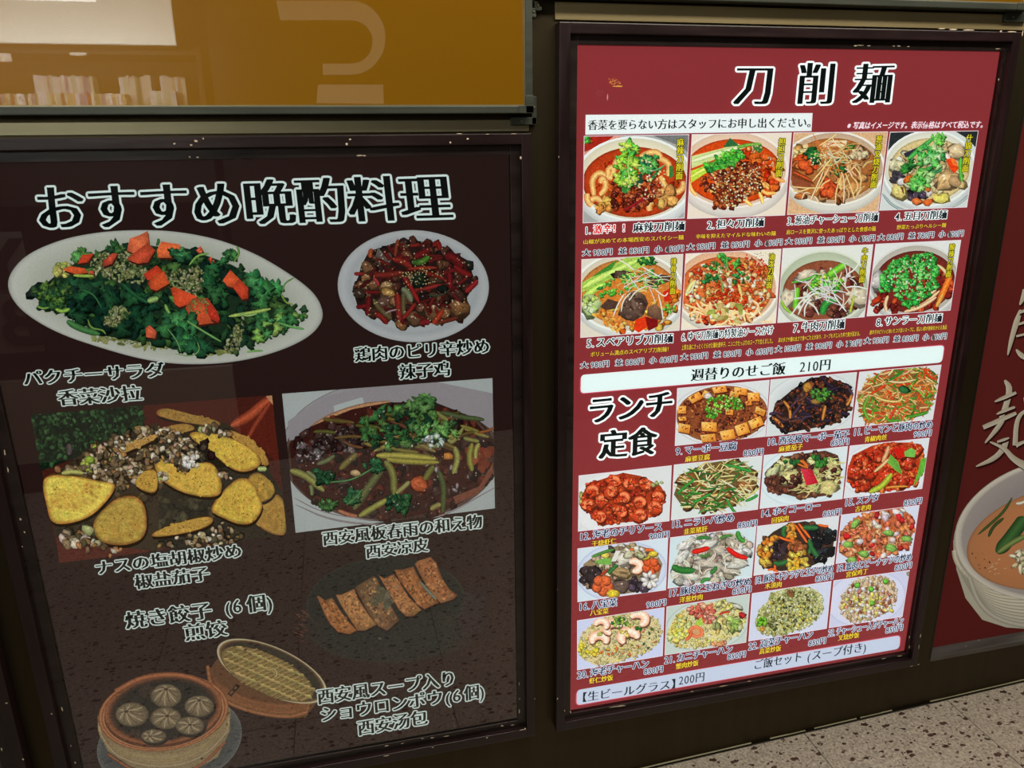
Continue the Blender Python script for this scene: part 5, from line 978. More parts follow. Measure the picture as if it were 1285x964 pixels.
# dressing
for reg, k in (([(600, 250), (740, 170), (900, 200), (1000, 330), (960, 400), (800, 390), (640, 340)], 90), ([(1100, 330), (1340, 290), (1420, 380), (1340, 480), (1200, 460)], 60), ([(700, 620), (800, 540), (880, 600), (780, 690), (700, 680)], 26), ([(1540, 760), (1640, 620), (1620, 840), (1500, 860)], 24)):
    A.fill(k * 3, in_poly(reg), [(136, 146, 84), (160, 168, 104), (106, 120, 60), (176, 180, 130)], (7, 17), asp=.55, dark=.75)
A.fill(16, in_ell(430, 310, 60, 40), [(170, 180, 90), (196, 190, 90)], (18, 34))
A.fill(8, in_ell(540, 200, 50, 34), [(70, 130, 60), (90, 150, 60)], (40, 64), 'leaf'); A.fill(8, in_ell(790, 160, 60, 24), LG, (34, 56), 'leaf')
def tomato(pts, c=(226, 84, 36)):
    c = np.array(c, float); x = sum(p[0] for p in pts) / len(pts); y = sum(p[1] for p in pts) / len(pts)
    A.poly([(p[0] + 6, p[1] + 14) for p in pts], (60, 30, 20)); A.add([(x, y)] + list(pts), [(0, i + 1, (i + 1) % len(pts) + 1) for i in range(len(pts))], [np.minimum(c * 1.12, 255)] + [vary(A.r, c * A.r.uniform(.72, 1.05), .08) for _ in pts])
    A.fill(3, in_ell(x, y, 20, 18), [np.minimum(c * 1.25, 255)], (6, 14), 'dot')
tomato([(530, 270), (560, 210), (640, 200), (600, 260)], (206, 60, 30)); tomato([(430, 310), (480, 285), (580, 300), (600, 330), (520, 340)], (224, 80, 34)); tomato([(700, 250), (760, 200), (800, 200), (760, 270), (700, 290)], (190, 64, 40)); tomato([(600, 330), (640, 310), (640, 345)], (190, 70, 40))
tomato([(860, 180), (880, 100), (940, 80), (1000, 50), (1010, 140), (980, 200), (900, 200)], (226, 100, 56)); tomato([(860, 240), (900, 200), (1000, 130), (1050, 180), (1000, 260), (930, 268)], (206, 70, 40)); tomato([(970, 340), (1060, 280), (1110, 330), (1040, 380), (1000, 380)], (206, 54, 26)); tomato([(1000, 400), (1040, 350), (1110, 320), (1145, 400), (1060, 450), (1020, 440)], (216, 76, 32))
tomato([(1060, 180), (1090, 120), (1216, 140), (1220, 190), (1160, 230), (1070, 230)], (226, 96, 44)); tomato([(985, 700), (1010, 680), (1060, 720), (1050, 770), (990, 760)], (206, 84, 50)); A.m = (200, 280, .18667)
tomato([(80, 430), (110, 425), (260, 490), (210, 540), (140, 560), (110, 540)], (222, 70, 30)); tomato([(180, 560), (230, 500), (330, 500), (400, 600), (410, 660), (260, 680), (200, 620)], (206, 74, 36)); tomato([(290, 510), (330, 500), (410, 640), (400, 665), (350, 640)], (190, 44, 26)); tomato([(430, 380), (480, 310), (540, 370), (500, 430), (460, 420)], (226, 80, 36)); tomato([(500, 430), (540, 370), (600, 430), (600, 500), (560, 510)], (206, 60, 30)); tomato([(250, 180), (280, 150), (300, 180), (270, 200)], (200, 80, 50)); tomato([(330, 230), (380, 260), (350, 270)], (190, 60, 40))
A.fill(40, in_ell(270, 560, 70, 70), [(150, 130, 60), (120, 110, 50)], (6, 14), 'dot')
A.fill(14, in_poly([(620, 340), (800, 390), (790, 480), (700, 560), (600, 500)]), [(50, 120, 60), (34, 100, 54)], (50, 90), 'leaf'); A.fill(12, in_poly([(300, 290), (390, 290), (430, 440), (480, 560), (400, 580), (330, 420)]), [(28, 84, 46), (40, 96, 50)], (50, 84), 'leaf', vein=False); A.fill(20, in_poly([(40, 600), (180, 590), (300, 760), (400, 830), (120, 860), (40, 720)]), [(40, 100, 54), (50, 120, 60), (30, 84, 50)], (60, 100), 'leaf'); A.fill(9, in_ell(470, 230, 46, 50), [(40, 96, 50), (56, 116, 56)], (36, 60), 'leaf'); A.fill(8, in_ell(150, 220, 70, 40), [(30, 80, 50), (50, 110, 60)], (36, 66), 'leaf')
A.fill(20, in_poly([(700, 560), (900, 560), (930, 640), (800, 720), (640, 780), (560, 700)]), [(50, 110, 56), (40, 96, 50), (100, 140, 60)], (40, 70), 'leaf'); A.fill(5, in_ell(965, 600, 20, 50), LG, (24, 40), 'leaf')
for pts, w_, c in (([(500, 260), (545, 200), (525, 150)], 15, (96, 140, 60)), ([(205, 280), (260, 210), (340, 200)], 16, (110, 160, 70)), ([(470, 620), (600, 600), (750, 570)], 24, (150, 180, 80)), ([(190, 650), (300, 720), (420, 790)], 14, (100, 160, 80)), ([(800, 660), (880, 690), (975, 705)], 18, (90, 160, 80)), ([(830, 460), (840, 400), (910, 360)], 11, (90, 140, 60)), ([(820, 470), (850, 530), (900, 540)], 12, (120, 150, 50)), ([(110, 870), (220, 890), (280, 850), (260, 790)], 8, (110, 160, 90)), ([(45, 540), (60, 580), (75, 600)], 22, (110, 160, 70)), ([(590, 860), (640, 850), (700, 850)], 14, (110, 170, 80)), ([(150, 860), (130, 790), (60, 700)], 9, (90, 150, 80)), ([(540, 600), (600, 620), (660, 600)], 16, (130, 170, 90))): A.strand(pts, w_, c)
A.m = (0, 280, .18667)
for pts, w_, c in (([(385, 570), (430, 590), (480, 570)], 26, (130, 180, 60)), ([(505, 345), (560, 350), (640, 350)], 22, (140, 170, 60)), ([(1000, 520), (1040, 505), (1070, 500)], 40, (130, 170, 90)), ([(260, 550), (300, 570), (340, 560)], 16, (110, 150, 60)), ([(600, 640), (620, 700), (700, 710), (720, 740)], 12, (110, 150, 60)), ([(460, 650), (540, 700), (680, 740)], 44, (60, 120, 60)), ([(830, 400), (900, 470), (1000, 530)], 26, (30, 90, 50)), ([(1060, 150), (1075, 120), (1070, 100)], 20, (50, 100, 50)), ([(560, 440), (640, 470), (690, 560)], 10, (50, 110, 60))): A.strand(pts, w_, c)
ldone(A, 'photo of a green coriander and tomato salad on an oval white plate')
# -- chilli chicken
A = Art(PB, seed=202); A.m = (420, 280, .166)
A.ring(594, 476, 572, 424, .03, [(1, (168, 172, 172)), (.985, (200, 206, 206)), (.93, (206, 212, 212)), (.84, (186, 194, 196)), (.78, (196, 204, 204)), (.4, (190, 198, 198))], n=64)
pg = [(135, 500), (180, 400), (200, 320), (260, 210), (330, 190), (450, 150), (600, 130), (760, 150), (880, 210), (1020, 290), (1040, 380), (1070, 450), (1000, 560), (1010, 650), (940, 720), (780, 760), (640, 750), (540, 780), (470, 740), (400, 700), (250, 690), (170, 620)]
A.poly(pg, (50, 28, 24)); A.fill(170, in_poly(pg), [(96, 50, 36), (70, 40, 30), (120, 76, 50), (84, 30, 26), (50, 30, 30)], (22, 44), spec=1)
for x, y, a, b_, c in ((370, 270, 60, 60, (110, 90, 80)), (210, 470, 40, 34, (150, 100, 60)), (290, 460, 46, 34, (140, 92, 56)), (390, 470, 50, 38, (190, 140, 84)), (400, 520, 52, 34, (206, 150, 70)), (240, 400, 40, 34, (166, 112, 64)), (240, 330, 44, 40, (140, 96, 60)), (380, 600, 70, 50, (110, 76, 60)), (450, 590, 36, 34, (160, 106, 64)), (760, 660, 90, 62, (130, 92, 56)), (940, 630, 74, 66, (150, 100, 54)), (910, 530, 70, 44, (84, 52, 40)), (590, 710, 60, 50, (120, 84, 54)), (500, 770, 44, 26, (150, 96, 50)), (540, 240, 50, 36, (130, 84, 50)), (180, 530, 50, 40, (66, 52, 40)), (830, 680, 40, 40, (146, 96, 54))): A.chunk(x, y, a, b_, A.r.uniform(-.6, .6), c, n=9, spec=3)
A.chunk(1010, 310, 34, 34, 0, (40, 46, 40)); A.poly([(310, 250), (325, 180), (360, 220), (340, 250)], (110, 106, 100))
RD = [(120, 28, 26), (100, 24, 24), (140, 36, 30), (86, 22, 22)]
for k in range(52): A.curl(*in_poly(pg)(A.r), A.r.uniform(70, 130), A.r.uniform(22, 32), vary(A.r, A.r.choice(RD)), A.r.uniform(-1.2, 1.3), .2, taper=.1, mid=1.15)
for pts, w_, c in (([(290, 390), (400, 390), (520, 370)], 50, (140, 40, 30)), ([(440, 270), (500, 280), (580, 330)], 50, (160, 40, 32)), ([(550, 345), (660, 335), (770, 335)], 26, (170, 52, 32)), ([(515, 400), (580, 490), (635, 600)], 36, (170, 34, 30)), ([(470, 520), (480, 640), (490, 740)], 50, (160, 42, 34)), ([(520, 500), (515, 600), (520, 700)], 34, (110, 100, 60)), ([(650, 500), (740, 480), (820, 450)], 30, (164, 44, 38)), ([(650, 370), (760, 390), (850, 440)], 46, (130, 30, 26)), ([(260, 550), (250, 620), (245, 700)], 44, (126, 24, 26)), ([(300, 680), (350, 700), (400, 760)], 46, (150, 36, 28)), ([(160, 630), (200, 630), (240, 620)], 36, (130, 24, 26)), ([(290, 410), (320, 440), (330, 470)], 26, (196, 60, 60)), ([(220, 515), (280, 520), (340, 520)], 26, (130, 24, 26)), ([(600, 250), (660, 230), (720, 190)], 56, (130, 26, 26)), ([(740, 170), (780, 140), (790, 200)], 44, (150, 30, 26)), ([(830, 240), (900, 260), (960, 330)], 70, (126, 24, 26)), ([(860, 370), (870, 420), (870, 490)], 40, (140, 24, 30)), ([(900, 320), (960, 370), (1030, 395)], 50, (140, 26, 26)), ([(985, 520), (1030, 480), (1080, 430)], 44, (170, 34, 36)), ([(740, 760), (770, 720), (820, 650)], 40, (200, 60, 30)), ([(780, 750), (860, 730), (930, 710)], 36, (126, 50, 30)), ([(640, 760), (680, 740), (720, 750)], 50, (140, 30, 34)), ([(455, 250), (465, 170), (480, 120)], 28, (150, 60, 36)), ([(270, 260), (265, 230), (280, 190)], 36, (190, 76, 36)), ([(510, 720), (560, 670), (610, 600)], 30, (170, 40, 34)), ([(290, 570), (340, 650), (430, 720)], 40, (110, 96, 56)), ([(380, 680), (420, 660), (470, 650)], 14, (180, 150, 150)), ([(700, 540), (790, 550), (870, 500)], 18, (70, 74, 50)), ([(600, 300), (660, 290), (715, 250)], 44, (80, 140, 40)), ([(580, 300), (610, 290), (620, 300)], 40, (60, 110, 40))): A.strand(pts, w_, c, taper=.15, mid=1.15)
A.strand([(505, 490), (550, 520), (580, 590)], 50, (130, 140, 100)); A.chunk(630, 420, 50, 60, 0, (30, 50, 36)); A.chunk(810, 490, 40, 26, 0, (24, 36, 30)); A.chunk(760, 430, 50, 20, .2, (90, 60, 40))
A.fill(130, in_poly(pg), [(236, 214, 150), (222, 190, 120), (246, 232, 190)], (4.5, 8), 'dot'); A.fill(50, in_ell(650, 400, 160, 60), [(236, 214, 130)], (4.5, 8), 'dot')
ldone(A, 'photo of dark red chilli chicken on a round white plate')
# -- fried aubergine
q = [(38.6, 520.2), (341.5, 495.7), (360.5, 669.8), (75.5, 705.5)]
A = Art(PB, clip=q, seed=203); A.poly(q, (92, 36, 26)); A.m = (30, 490, .2282)
A.poly([(30, 60), (640, 60), (660, 200), (400, 330), (100, 440)], (26, 40, 28)); A.fill(420, in_poly([(30, 90), (640, 60), (660, 190), (500, 250), (380, 300), (100, 430)]), [(30, 60, 34), (44, 84, 44), (24, 46, 30), (60, 104, 56)], (8, 20), asp=.7)
A.strand([(250, 290), (255, 320), (250, 350)], 34, (96, 84, 84))
A.poly([(180, 790), (200, 960), (760, 960), (760, 860), (300, 780)], (110, 44, 30)); A.poly([(170, 740), (700, 780), (800, 760), (800, 860), (400, 850), (180, 800)], (50, 44, 26))
A.m = (190, 490, .2179)
A.poly([(440, 220), (560, 150), (700, 20), (710, 200), (740, 420), (640, 330)], (116, 38, 24)); A.strand([(460, 200), (560, 150), (640, 80), (700, 40)], 60, (206, 90, 50), (130, 46, 26)); A.strand([(560, 270), (600, 190), (690, 60)], 30, (170, 70, 40), (120, 40, 24)); A.poly([(660, 30), (700, 20), (700, 80)], (230, 160, 110))
A.poly([(0, 300), (200, 180), (420, 180), (640, 330), (700, 500), (780, 620), (790, 840), (0, 900)], (50, 44, 28)); A.fill(90, in_poly([(0, 620), (300, 620), (420, 740), (560, 820), (500, 870), (0, 900)]), [(56, 52, 32), (40, 38, 26), (84, 78, 50)], (20, 40))
A.m = (30, 490, .2282); A.poly([(180, 440), (330, 340), (400, 290), (560, 235), (745, 170), (745, 880), (420, 840), (300, 780), (200, 700)], (70, 54, 34)); A.fill(110, in_poly([(200, 450), (400, 300), (745, 190), (745, 600), (480, 560), (300, 470)]), [(96, 76, 46), (120, 96, 60), (66, 52, 36), (140, 112, 66)], (14, 30)); A.m = (190, 490, .2179)
def slice_(pts, c=(222, 180, 62), spots=16, br=(150, 92, 40)):
    P = smooth_closed(pts, 2); x = sum(p[0] for p in P) / len(P); y = sum(p[1] for p in P) / len(P); n = len(P)
    A.poly([(p[0] + 4, p[1] + 16) for p in P], (46, 34, 20)); I = [((p[0] - x) * .86 + x, (p[1] - y) * .84 + y - 2) for p in P]
    A.add(list(P) + I + [(x, y)], [(i, (i + 1) % n, n + (i + 1) % n, n + i) for i in range(n)] + [(n + i, n + (i + 1) % n, 2 * n) for i in range(n)], [vary(A.r, br, .2) for _ in P] + [vary(A.r, c, .1) for _ in P] + [c])
    fr = in_poly([tuple((p[0] - x) * .85 + x for _ in (0,)) + ((p[1] - y) * .8 + y,) for p in I]); cc_ = np.array(c, float); mx_ = max(7, min(40, .2 * (max(p[1] for p in P) - min(p[1] for p in P))))
    A.fill(spots * 2, fr, [cc_ * 1.06, cc_ * .94, cc_ * (.95, .86, .8)], (mx_ * .5, mx_), 'soft', asp=.6, edge=cc_); A.fill(spots // 2, fr, [(206, 146, 52), (196, 132, 48)], (mx_ * .35, mx_ * .7), 'soft', asp=.6, edge=cc_); A.fill(spots, fr, [(96, 60, 30), (60, 40, 26)], (1.5, 4.5), 'dot')
GAR = [(176, 154, 116), (150, 126, 90), (196, 178, 144), (120, 96, 66), (210, 196, 170), (160, 116, 66), (96, 80, 56)]
slice_([(20, 130), (60, 90), (160, 110), (300, 150), (400, 170), (400, 205), (260, 190), (100, 160)], (190, 146, 60)); slice_([(0, 240), (120, 190), (220, 180), (270, 220), (160, 240), (0, 290)], (196, 150, 60))
slice_([(600, 640), (760, 560), (790, 820), (720, 830), (600, 770)], (206, 160, 60)); slice_([(540, 500), (620, 450), (710, 540), (715, 590), (650, 640), (600, 620)], (200, 160, 56)); slice_([(420, 210), (520, 240), (640, 330), (690, 420), (640, 430), (500, 300)], (186, 140, 56))
slice_([(330, 680), (420, 560), (520, 480), (600, 530), (620, 600), (650, 660), (600, 750), (520, 770), (400, 720)], (220, 182, 60), 26)
slice_([(210, 230), (340, 230), (480, 270), (600, 340), (645, 400), (600, 450), (500, 465), (400, 400), (330, 320), (250, 290)], (222, 184, 60), 24)
A.fill(60, in_poly([(0, 230), (250, 230), (330, 330), (300, 420), (100, 430), (0, 400)]), [(60, 56, 44), (44, 40, 34), (90, 80, 60)], (16, 34))
slice_([(10, 400), (60, 370), (140, 470), (250, 410), (360, 400), (410, 500), (410, 590), (330, 610), (180, 580), (60, 510)], (222, 180, 62), 26)
A.fill(120, in_poly([(0, 190), (160, 210), (250, 260), (270, 330), (300, 400), (200, 470), (90, 400), (0, 330), (0, 260)]), GAR, (9, 20), dark=.5); A.fill(14, in_ell(220, 390, 50, 30), [(240, 236, 220), (230, 220, 200)], (12, 24)); A.fill(20, in_ell(60, 490, 60, 26), GAR, (12, 22)); A.fill(12, in_ell(330, 210, 60, 16), GAR + [(150, 160, 90)], (14, 28)); A.fill(10, in_ell(430, 240, 40, 16), GAR, (10, 20))
A.strand([(280, 340), (290, 295), (325, 285), (330, 320), (290, 355)], 11, (50, 26, 24)); A.chunk(350, 360, 22, 26, 0, (50, 26, 26)); A.strand([(615, 440), (640, 440), (665, 440)], 30, (170, 190, 110)); A.strand([(25, 495), (50, 495), (70, 497)], 16, (170, 190, 90))
slice_([(0, 810), (120, 760), (300, 710), (370, 720), (340, 770), (200, 810), (20, 835)], (200, 156, 60)); A.fill(46, in_poly([(330, 790), (400, 740), (540, 840), (460, 880), (300, 880), (20, 890), (20, 860)]), GAR, (10, 22), dark=.5); A.fill(10, in_ell(430, 480, 40, 20), GAR, (8, 16))
A.m = (30, 490, .2282)
A.fill(170, in_poly([(380, 300), (540, 230), (700, 180), (745, 250), (740, 380), (640, 480), (560, 540), (440, 470), (300, 440), (190, 420), (330, 380)]), GAR, (10, 24), dark=.45); slice_([(500, 320), (640, 260), (740, 220), (745, 250), (640, 300), (540, 340)], (190, 146, 70)); A.fill(50, in_poly([(380, 300), (540, 260), (560, 330), (480, 460), (300, 430)]), GAR + [(150, 170, 60)], (12, 24), dark=.45); A.chunk(375, 365, 26, 22, 0, (150, 180, 50)); A.strand([(415, 330), (412, 290), (410, 260)], 7, (90, 30, 24)); A.strand([(220, 440), (280, 430), (340, 440)], 26, (180, 180, 90))
slice_([(380, 720), (440, 640), (540, 560), (660, 570), (690, 700), (670, 800), (560, 840), (420, 820)], (196, 160, 62), 24); slice_([(612, 480), (680, 420), (745, 420), (745, 560), (640, 530)], (206, 160, 56))
slice_([(110, 490), (150, 446), (300, 455), (440, 485), (525, 495), (480, 580), (380, 680), (250, 720), (160, 712), (140, 620)], (234, 208, 74), 30, (180, 110, 40)); A.fill(34, in_ell(260, 590, 90, 50, .1), [(214, 140, 50), (206, 126, 44), (224, 170, 60)], (20, 46), 'soft', asp=.6, edge=(230, 200, 72)); A.fill(8, in_ell(390, 520, 40, 34), [(190, 110, 40)], (14, 30), 'soft', edge=(230, 200, 72))
A.fill(24, in_ell(290, 800, 70, 36), GAR, (16, 30), dark=.5); A.chunk(365, 745, 34, 26, .6, (170, 176, 110)); A.fill(7, in_ell(400, 840, 60, 26), GAR, (14, 24)); A.fill(5, in_ell(500, 870, 60, 20), [(190, 130, 80), (206, 190, 150)], (10, 20))
ldone(A, 'photo of yellow fried aubergine slices')
# -- liangpi noodles in a glass bowl
q = [(354, 494), (617.8, 474.4), (621, 637.8), (371, 668.5)]
A = Art(PB, clip=q, seed=204); A.poly(q, (196, 206, 202)); A.m = (350, 470, .2179)
A.ring(650, 430, 640, 400, -.02, [(1, (120, 112, 112)), (.985, (180, 176, 178)), (.9, (172, 166, 170)), (.6, (160, 152, 156))], n=56)
A.ring(650, 470, 622, 378, -.02, [(1, (70, 50, 44)), (.985, (120, 96, 84)), (.96, (66, 46, 40)), (.93, (110, 84, 72)), (.9, (60, 36, 30)), (.5, (70, 34, 28))], n=56)
A.poly([(50, 270), (250, 130), (560, 60), (900, 40), (1240, 110), (1240, 330), (1130, 250), (900, 160), (640, 160), (400, 190), (230, 280), (110, 370), (60, 380)], (172, 166, 170)); A.poly([(315, 180), (480, 130), (490, 160), (440, 200), (320, 220)], (196, 210, 206))
A.strand([(120, 380), (230, 270), (420, 190), (640, 155)], 30, (206, 150, 100), (150, 100, 70))
sauce = [(60, 400), (180, 300), (420, 200), (640, 160), (900, 180), (1130, 270), (1230, 380), (1235, 520), (1140, 680), (960, 780), (700, 830), (420, 800), (200, 740), (80, 620)]
A.poly(sauce, (74, 30, 24)); A.fill(230, in_poly(sauce), [(60, 26, 24), (96, 40, 30), (44, 26, 28), (120, 50, 34), (84, 56, 50)], (16, 36), spec=1)
A.fill(16, in_ell(1150, 460, 60, 80), [(150, 60, 36), (170, 76, 44)], (24, 44), 'soft'); A.poly([(1000, 700), (1150, 640), (1230, 500), (1230, 560), (1150, 680), (1020, 740)], (150, 84, 60))
A.fill(70, in_poly([(70, 420), (420, 290), (560, 360), (440, 440), (220, 460), (130, 520)]), [(84, 60, 56), (60, 40, 40), (50, 30, 30), (130, 116, 110)], (14, 30), spec=2); A.fill(16, in_ell(170, 440, 90, 60), [(200, 190, 190), (150, 130, 130)], (6, 14), asp=.5); A.fill(40, in_poly([(860, 480), (1180, 480), (1100, 680), (700, 800), (700, 620)]), [(90, 60, 56), (180, 166, 160), (120, 60, 44)], (8, 20), asp=.4)
for k in range(46): A.curl(*in_poly([(280, 250), (640, 180), (960, 200), (1180, 300), (1100, 420), (900, 470), (500, 450), (250, 330)])(A.r), A.r.uniform(90, 190), A.r.uniform(16, 26), vary(A.r, A.r.choice([(150, 140, 56), (120, 116, 44), (170, 156, 70), (110, 90, 40), (130, 80, 50)])), A.r.uniform(-.4, .5), .2)
for pts, w_, c in (([(560, 460), (700, 460), (900, 480)], 40, (190, 180, 70)), ([(620, 480), (720, 495), (920, 500)], 34, (176, 166, 60)), ([(610, 490), (660, 560), (660, 690)], 42, (140, 140, 60)), ([(430, 770), (500, 660), (600, 530)], 46, (110, 116, 60)), ([(460, 810), (540, 760), (630, 710)], 34, (170, 170, 70)), ([(65, 545), (150, 570), (260, 665)], 40, (160, 160, 76)), ([(350, 540), (400, 490), (450, 450)], 36, (136, 124, 56)), ([(1010, 410), (1030, 480), (1000, 565)], 34, (170, 170, 76)), ([(1110, 390), (1090, 470), (1110, 550)], 34, (160, 156, 56)), ([(1130, 480), (1130, 430), (1150, 390)], 26, (180, 180, 80)), ([(920, 550), (950, 640), (940, 790)], 34, (90, 106, 50)), ([(670, 680), (720, 640), (750, 610)], 28, (170, 166, 90)), ([(830, 610), (860, 560), (890, 520)], 36, (130, 130, 50)), ([(220, 510), (280, 490), (320, 460)], 26, (120, 130, 80)), ([(160, 550), (200, 580), (240, 600)], 24, (140, 150, 90)), ([(970, 370), (1000, 390), (1060, 300)], 26, (160, 160, 80)), ([(900, 210), (940, 240), (970, 260)], 30, (150, 146, 70)), ([(930, 210), (1040, 240), (1180, 255)], 30, (90, 106, 60)), ([(1140, 330), (1200, 320), (1240, 300)], 18, (170, 100, 50)), ([(870, 770), (900, 750), (930, 740)], 30, (170, 160, 80)), ([(190, 690), (190, 650), (180, 630)], 24, (130, 140, 80)), ([(340, 775), (400, 800), (450, 810)], 24, (200, 120, 80)), ([(750, 380), (820, 400), (900, 440)], 26, (150, 130, 70)), ([(1060, 360), (1100, 370), (1150, 380)], 26, (150, 150, 70))): A.strand(pts, w_, c)
A.fill(90, in_poly([(480, 260), (560, 190), (700, 180), (860, 180), (1000, 280), (960, 350), (700, 420), (560, 420), (470, 360)]), [(40, 90, 50), (26, 66, 42), (60, 116, 56), (84, 130, 60)], (26, 50), 'leaf'); A.fill(10, in_poly([(730, 160), (900, 90), (870, 190), (800, 190)]), [(80, 124, 60), (60, 104, 50)], (40, 60), 'leaf'); A.fill(16, in_ell(900, 320, 110, 40), [(70, 120, 56), (90, 140, 66)], (30, 54), 'leaf'); A.fill(20, in_ell(890, 370, 60, 40), [(190, 206, 196), (160, 180, 170)], (8, 18)); A.fill(26, in_poly([(600, 700), (740, 680), (740, 780), (640, 790)]), [(30, 70, 44), (44, 90, 50)], (26, 46), 'leaf'); A.fill(26, in_poly([(220, 540), (320, 560), (300, 610), (240, 620)]), [(40, 84, 50), (30, 66, 40)], (20, 40), 'leaf'); A.fill(14, in_ell(420, 690, 50, 40), [(50, 100, 60)], (26, 44), 'leaf'); A.fill(14, in_ell(540, 520, 50, 34), [(40, 90, 54)], (24, 40), 'leaf'); A.fill(14, in_ell(280, 740, 60, 20), [(60, 100, 50)], (22, 36), 'leaf'); A.strand([(290, 610), (420, 600), (540, 530)], 12, (80, 130, 76)); A.strand([(390, 740), (440, 700), (480, 650)], 10, (90, 130, 70))
A.chunk(800, 620, 50, 40, .3, (190, 90, 50)); A.chunk(970, 460, 30, 20, 0, (200, 130, 60)); A.chunk(440, 555, 30, 18, .2, (190, 160, 110)); A.fill(70, in_poly(sauce), [(214, 196, 190), (190, 150, 130)], (3, 8), 'dot', asp=.5)
A.strand([(100, 740), (300, 830), (600, 860), (900, 830), (1240, 640)], 10, (150, 140, 140), (80, 60, 56)); A.strand([(90, 700), (260, 790), (560, 830)], 6, (150, 130, 130))
ldone(A, 'photo of dark sauced cold noodles in a glass bowl')
# -- grilled dumplings on a black iron plate
A = Art(PB, seed=205); A.m = (370, 690, .18677)
A.ring(640, 470, 650, 300, 0, [(1, (50, 27, 28)), (.9, (50, 38, 36)), (.5, (48, 40, 36))]); A.fill(30, in_poly([(0, 440), (90, 380), (100, 560), (60, 620), (0, 560)]), [(120, 72, 52), (96, 56, 44)], (16, 40), 'curl', rot=.3, w=.2); A.add([(1130, 280), (1290, 320), (1180, 640), (1060, 680)], [(0, 1, 2, 3)], [(60, 46, 46), (54, 40, 40), (52, 32, 32), (56, 44, 42)])
A.ring(610, 350, 530, 300, -.06, [(1, (62, 68, 58)), (.985, (38, 44, 38)), (.9, (36, 42, 36)), (.5, (32, 38, 34))], n=56); A.ring(620, 560, 520, 200, 0, [(1, (46, 42, 36)), (.8, (42, 46, 40)), (.3, (40, 44, 40))], n=48)
def dump(P, c=(206, 126, 60)):
    bx = np.array(P, float); x, y = bx.mean(0); n = len(P); cc_ = np.array(c, float)
    A.poly([(p[0] + 6, p[1] + 14) for p in P], (30, 26, 20)); A.add([(x, y)] + [tuple(p) for p in P], [(0, i + 1, (i + 1) % n + 1) for i in range(n)], [cc_ * 1.1] + [vary(A.r, cc_ * .8, .2) for _ in P])
    f = in_poly([((p[0] - x) * .82 + x, (p[1] - y) * .87 + y) for p in P]); A.fill(70, f, [(226, 150, 76), (240, 176, 100), (196, 110, 50), (150, 130, 90)], (9, 20), 'soft', asp=.7, edge=cc_ * .96); A.fill(44, f, [(96, 44, 28), (120, 56, 34), (150, 70, 40), (90, 44, 30)], (6, 15), 'soft', asp=.5, edge=cc_ * .8)
    for a, b_ in zip(P, P[1:] + P[:1]):
        if A.r.random() < .8: A.strand([a, b_], 10, (140, 64, 40), (84, 44, 30))
dump([(148, 310), (165, 310), (200, 340), (250, 320), (300, 400), (360, 480), (415, 540), (370, 565), (295, 555), (240, 500), (200, 430)]); dump([(275, 300), (310, 300), (400, 260), (420, 320), (500, 440), (550, 500), (470, 540), (420, 540), (360, 450), (310, 370)], (220, 150, 80)); dump([(405, 250), (450, 220), (530, 175), (550, 190), (600, 300), (660, 400), (700, 470), (620, 540), (560, 510), (500, 430), (440, 320)], (150, 110, 70)); dump([(560, 165), (600, 190), (665, 160), (700, 210), (760, 310), (850, 400), (800, 440), (750, 445), (700, 400), (640, 300)], (214, 140, 76)); dump([(668, 130), (720, 130), (795, 110), (830, 180), (890, 270), (970, 350), (870, 395), (830, 370), (760, 280), (700, 200)]); dump([(805, 90), (830, 70), (910, 45), (945, 80), (990, 190), (1050, 280), (1090, 300), (1060, 330), (980, 355), (920, 290), (860, 200)], (206, 124, 66))
A.fill(20, in_ell(580, 330, 60, 80), [(96, 96, 70), (120, 110, 80)], (16, 34), 'soft'); A.strand([(840, 210), (900, 280), (950, 330)], 22, (130, 140, 116)); A.blob(570, 592, 12, 8, 0, (120, 130, 120), (60, 70, 60))
ldone(A, 'picture of six grilled dumplings on a black iron plate')
# -- bamboo steamer of soup dumplings and its lid
A = Art(PB, seed=206, clip=[(60, 700), (640, 700), (640, 925), (60, 1000)]); A.m = (110, 800, .2335)
def ell(cx, cy, rx, ry, rot, n=48, a0=0, a1=2 * math.pi):
    return [(cx + rx * math.cos(t) * math.cos(rot) - ry * math.sin(t) * math.sin(rot), cy + rx * math.cos(t) * math.sin(rot) + ry * math.sin(t) * math.cos(rot)) for t in [a0 + (a1 - a0) * i / n for i in range(n + 1)]]
A.ring(440, 560, 395, 250, -.22, [(1, (120, 126, 118)), (.985, (98, 102, 98)), (.9, (84, 86, 84)), (.5, (70, 70, 70))], n=56)
# lid behind
A.poly([(640, 190), (660, 260), (740, 340), (880, 400), (1060, 435), (1170, 430), (1230, 350), (1290, 300), (1250, 200), (900, 40), (740, 60)], (120, 76, 44))
for i in range(9):
    t = i / 8; A.strand([(644 + 8 * t, 150 + 60 * t), (670 + 10 * t, 230 + 70 * t), (760 + 10 * t, 290 + 70 * t), (900, 350 + 55 * t), (1080, 370 + 60 * t), (1200 - 20 * t, 340 + 60 * t)], 20, vary(A.r, (164, 104, 58), .1), (120, 70, 40), taper=1)
A.ring(990, 180, 318, 128, .42, [(1, (206, 196, 150)), (.975, (226, 214, 166)), (.95, (150, 110, 66)), (.93, (120, 84, 50)), (.88, (60, 52, 40)), (.5, (60, 52, 40))], n=64)
ctr = (965, 195); A.ring(965, 195, 272, 104, .44, [(1, (110, 84, 48)), (.95, (150, 122, 66)), (.5, (164, 136, 74))], n=48); u = (math.cos(.42), math.sin(.42)); v_ = (-math.sin(.5), math.cos(.5))
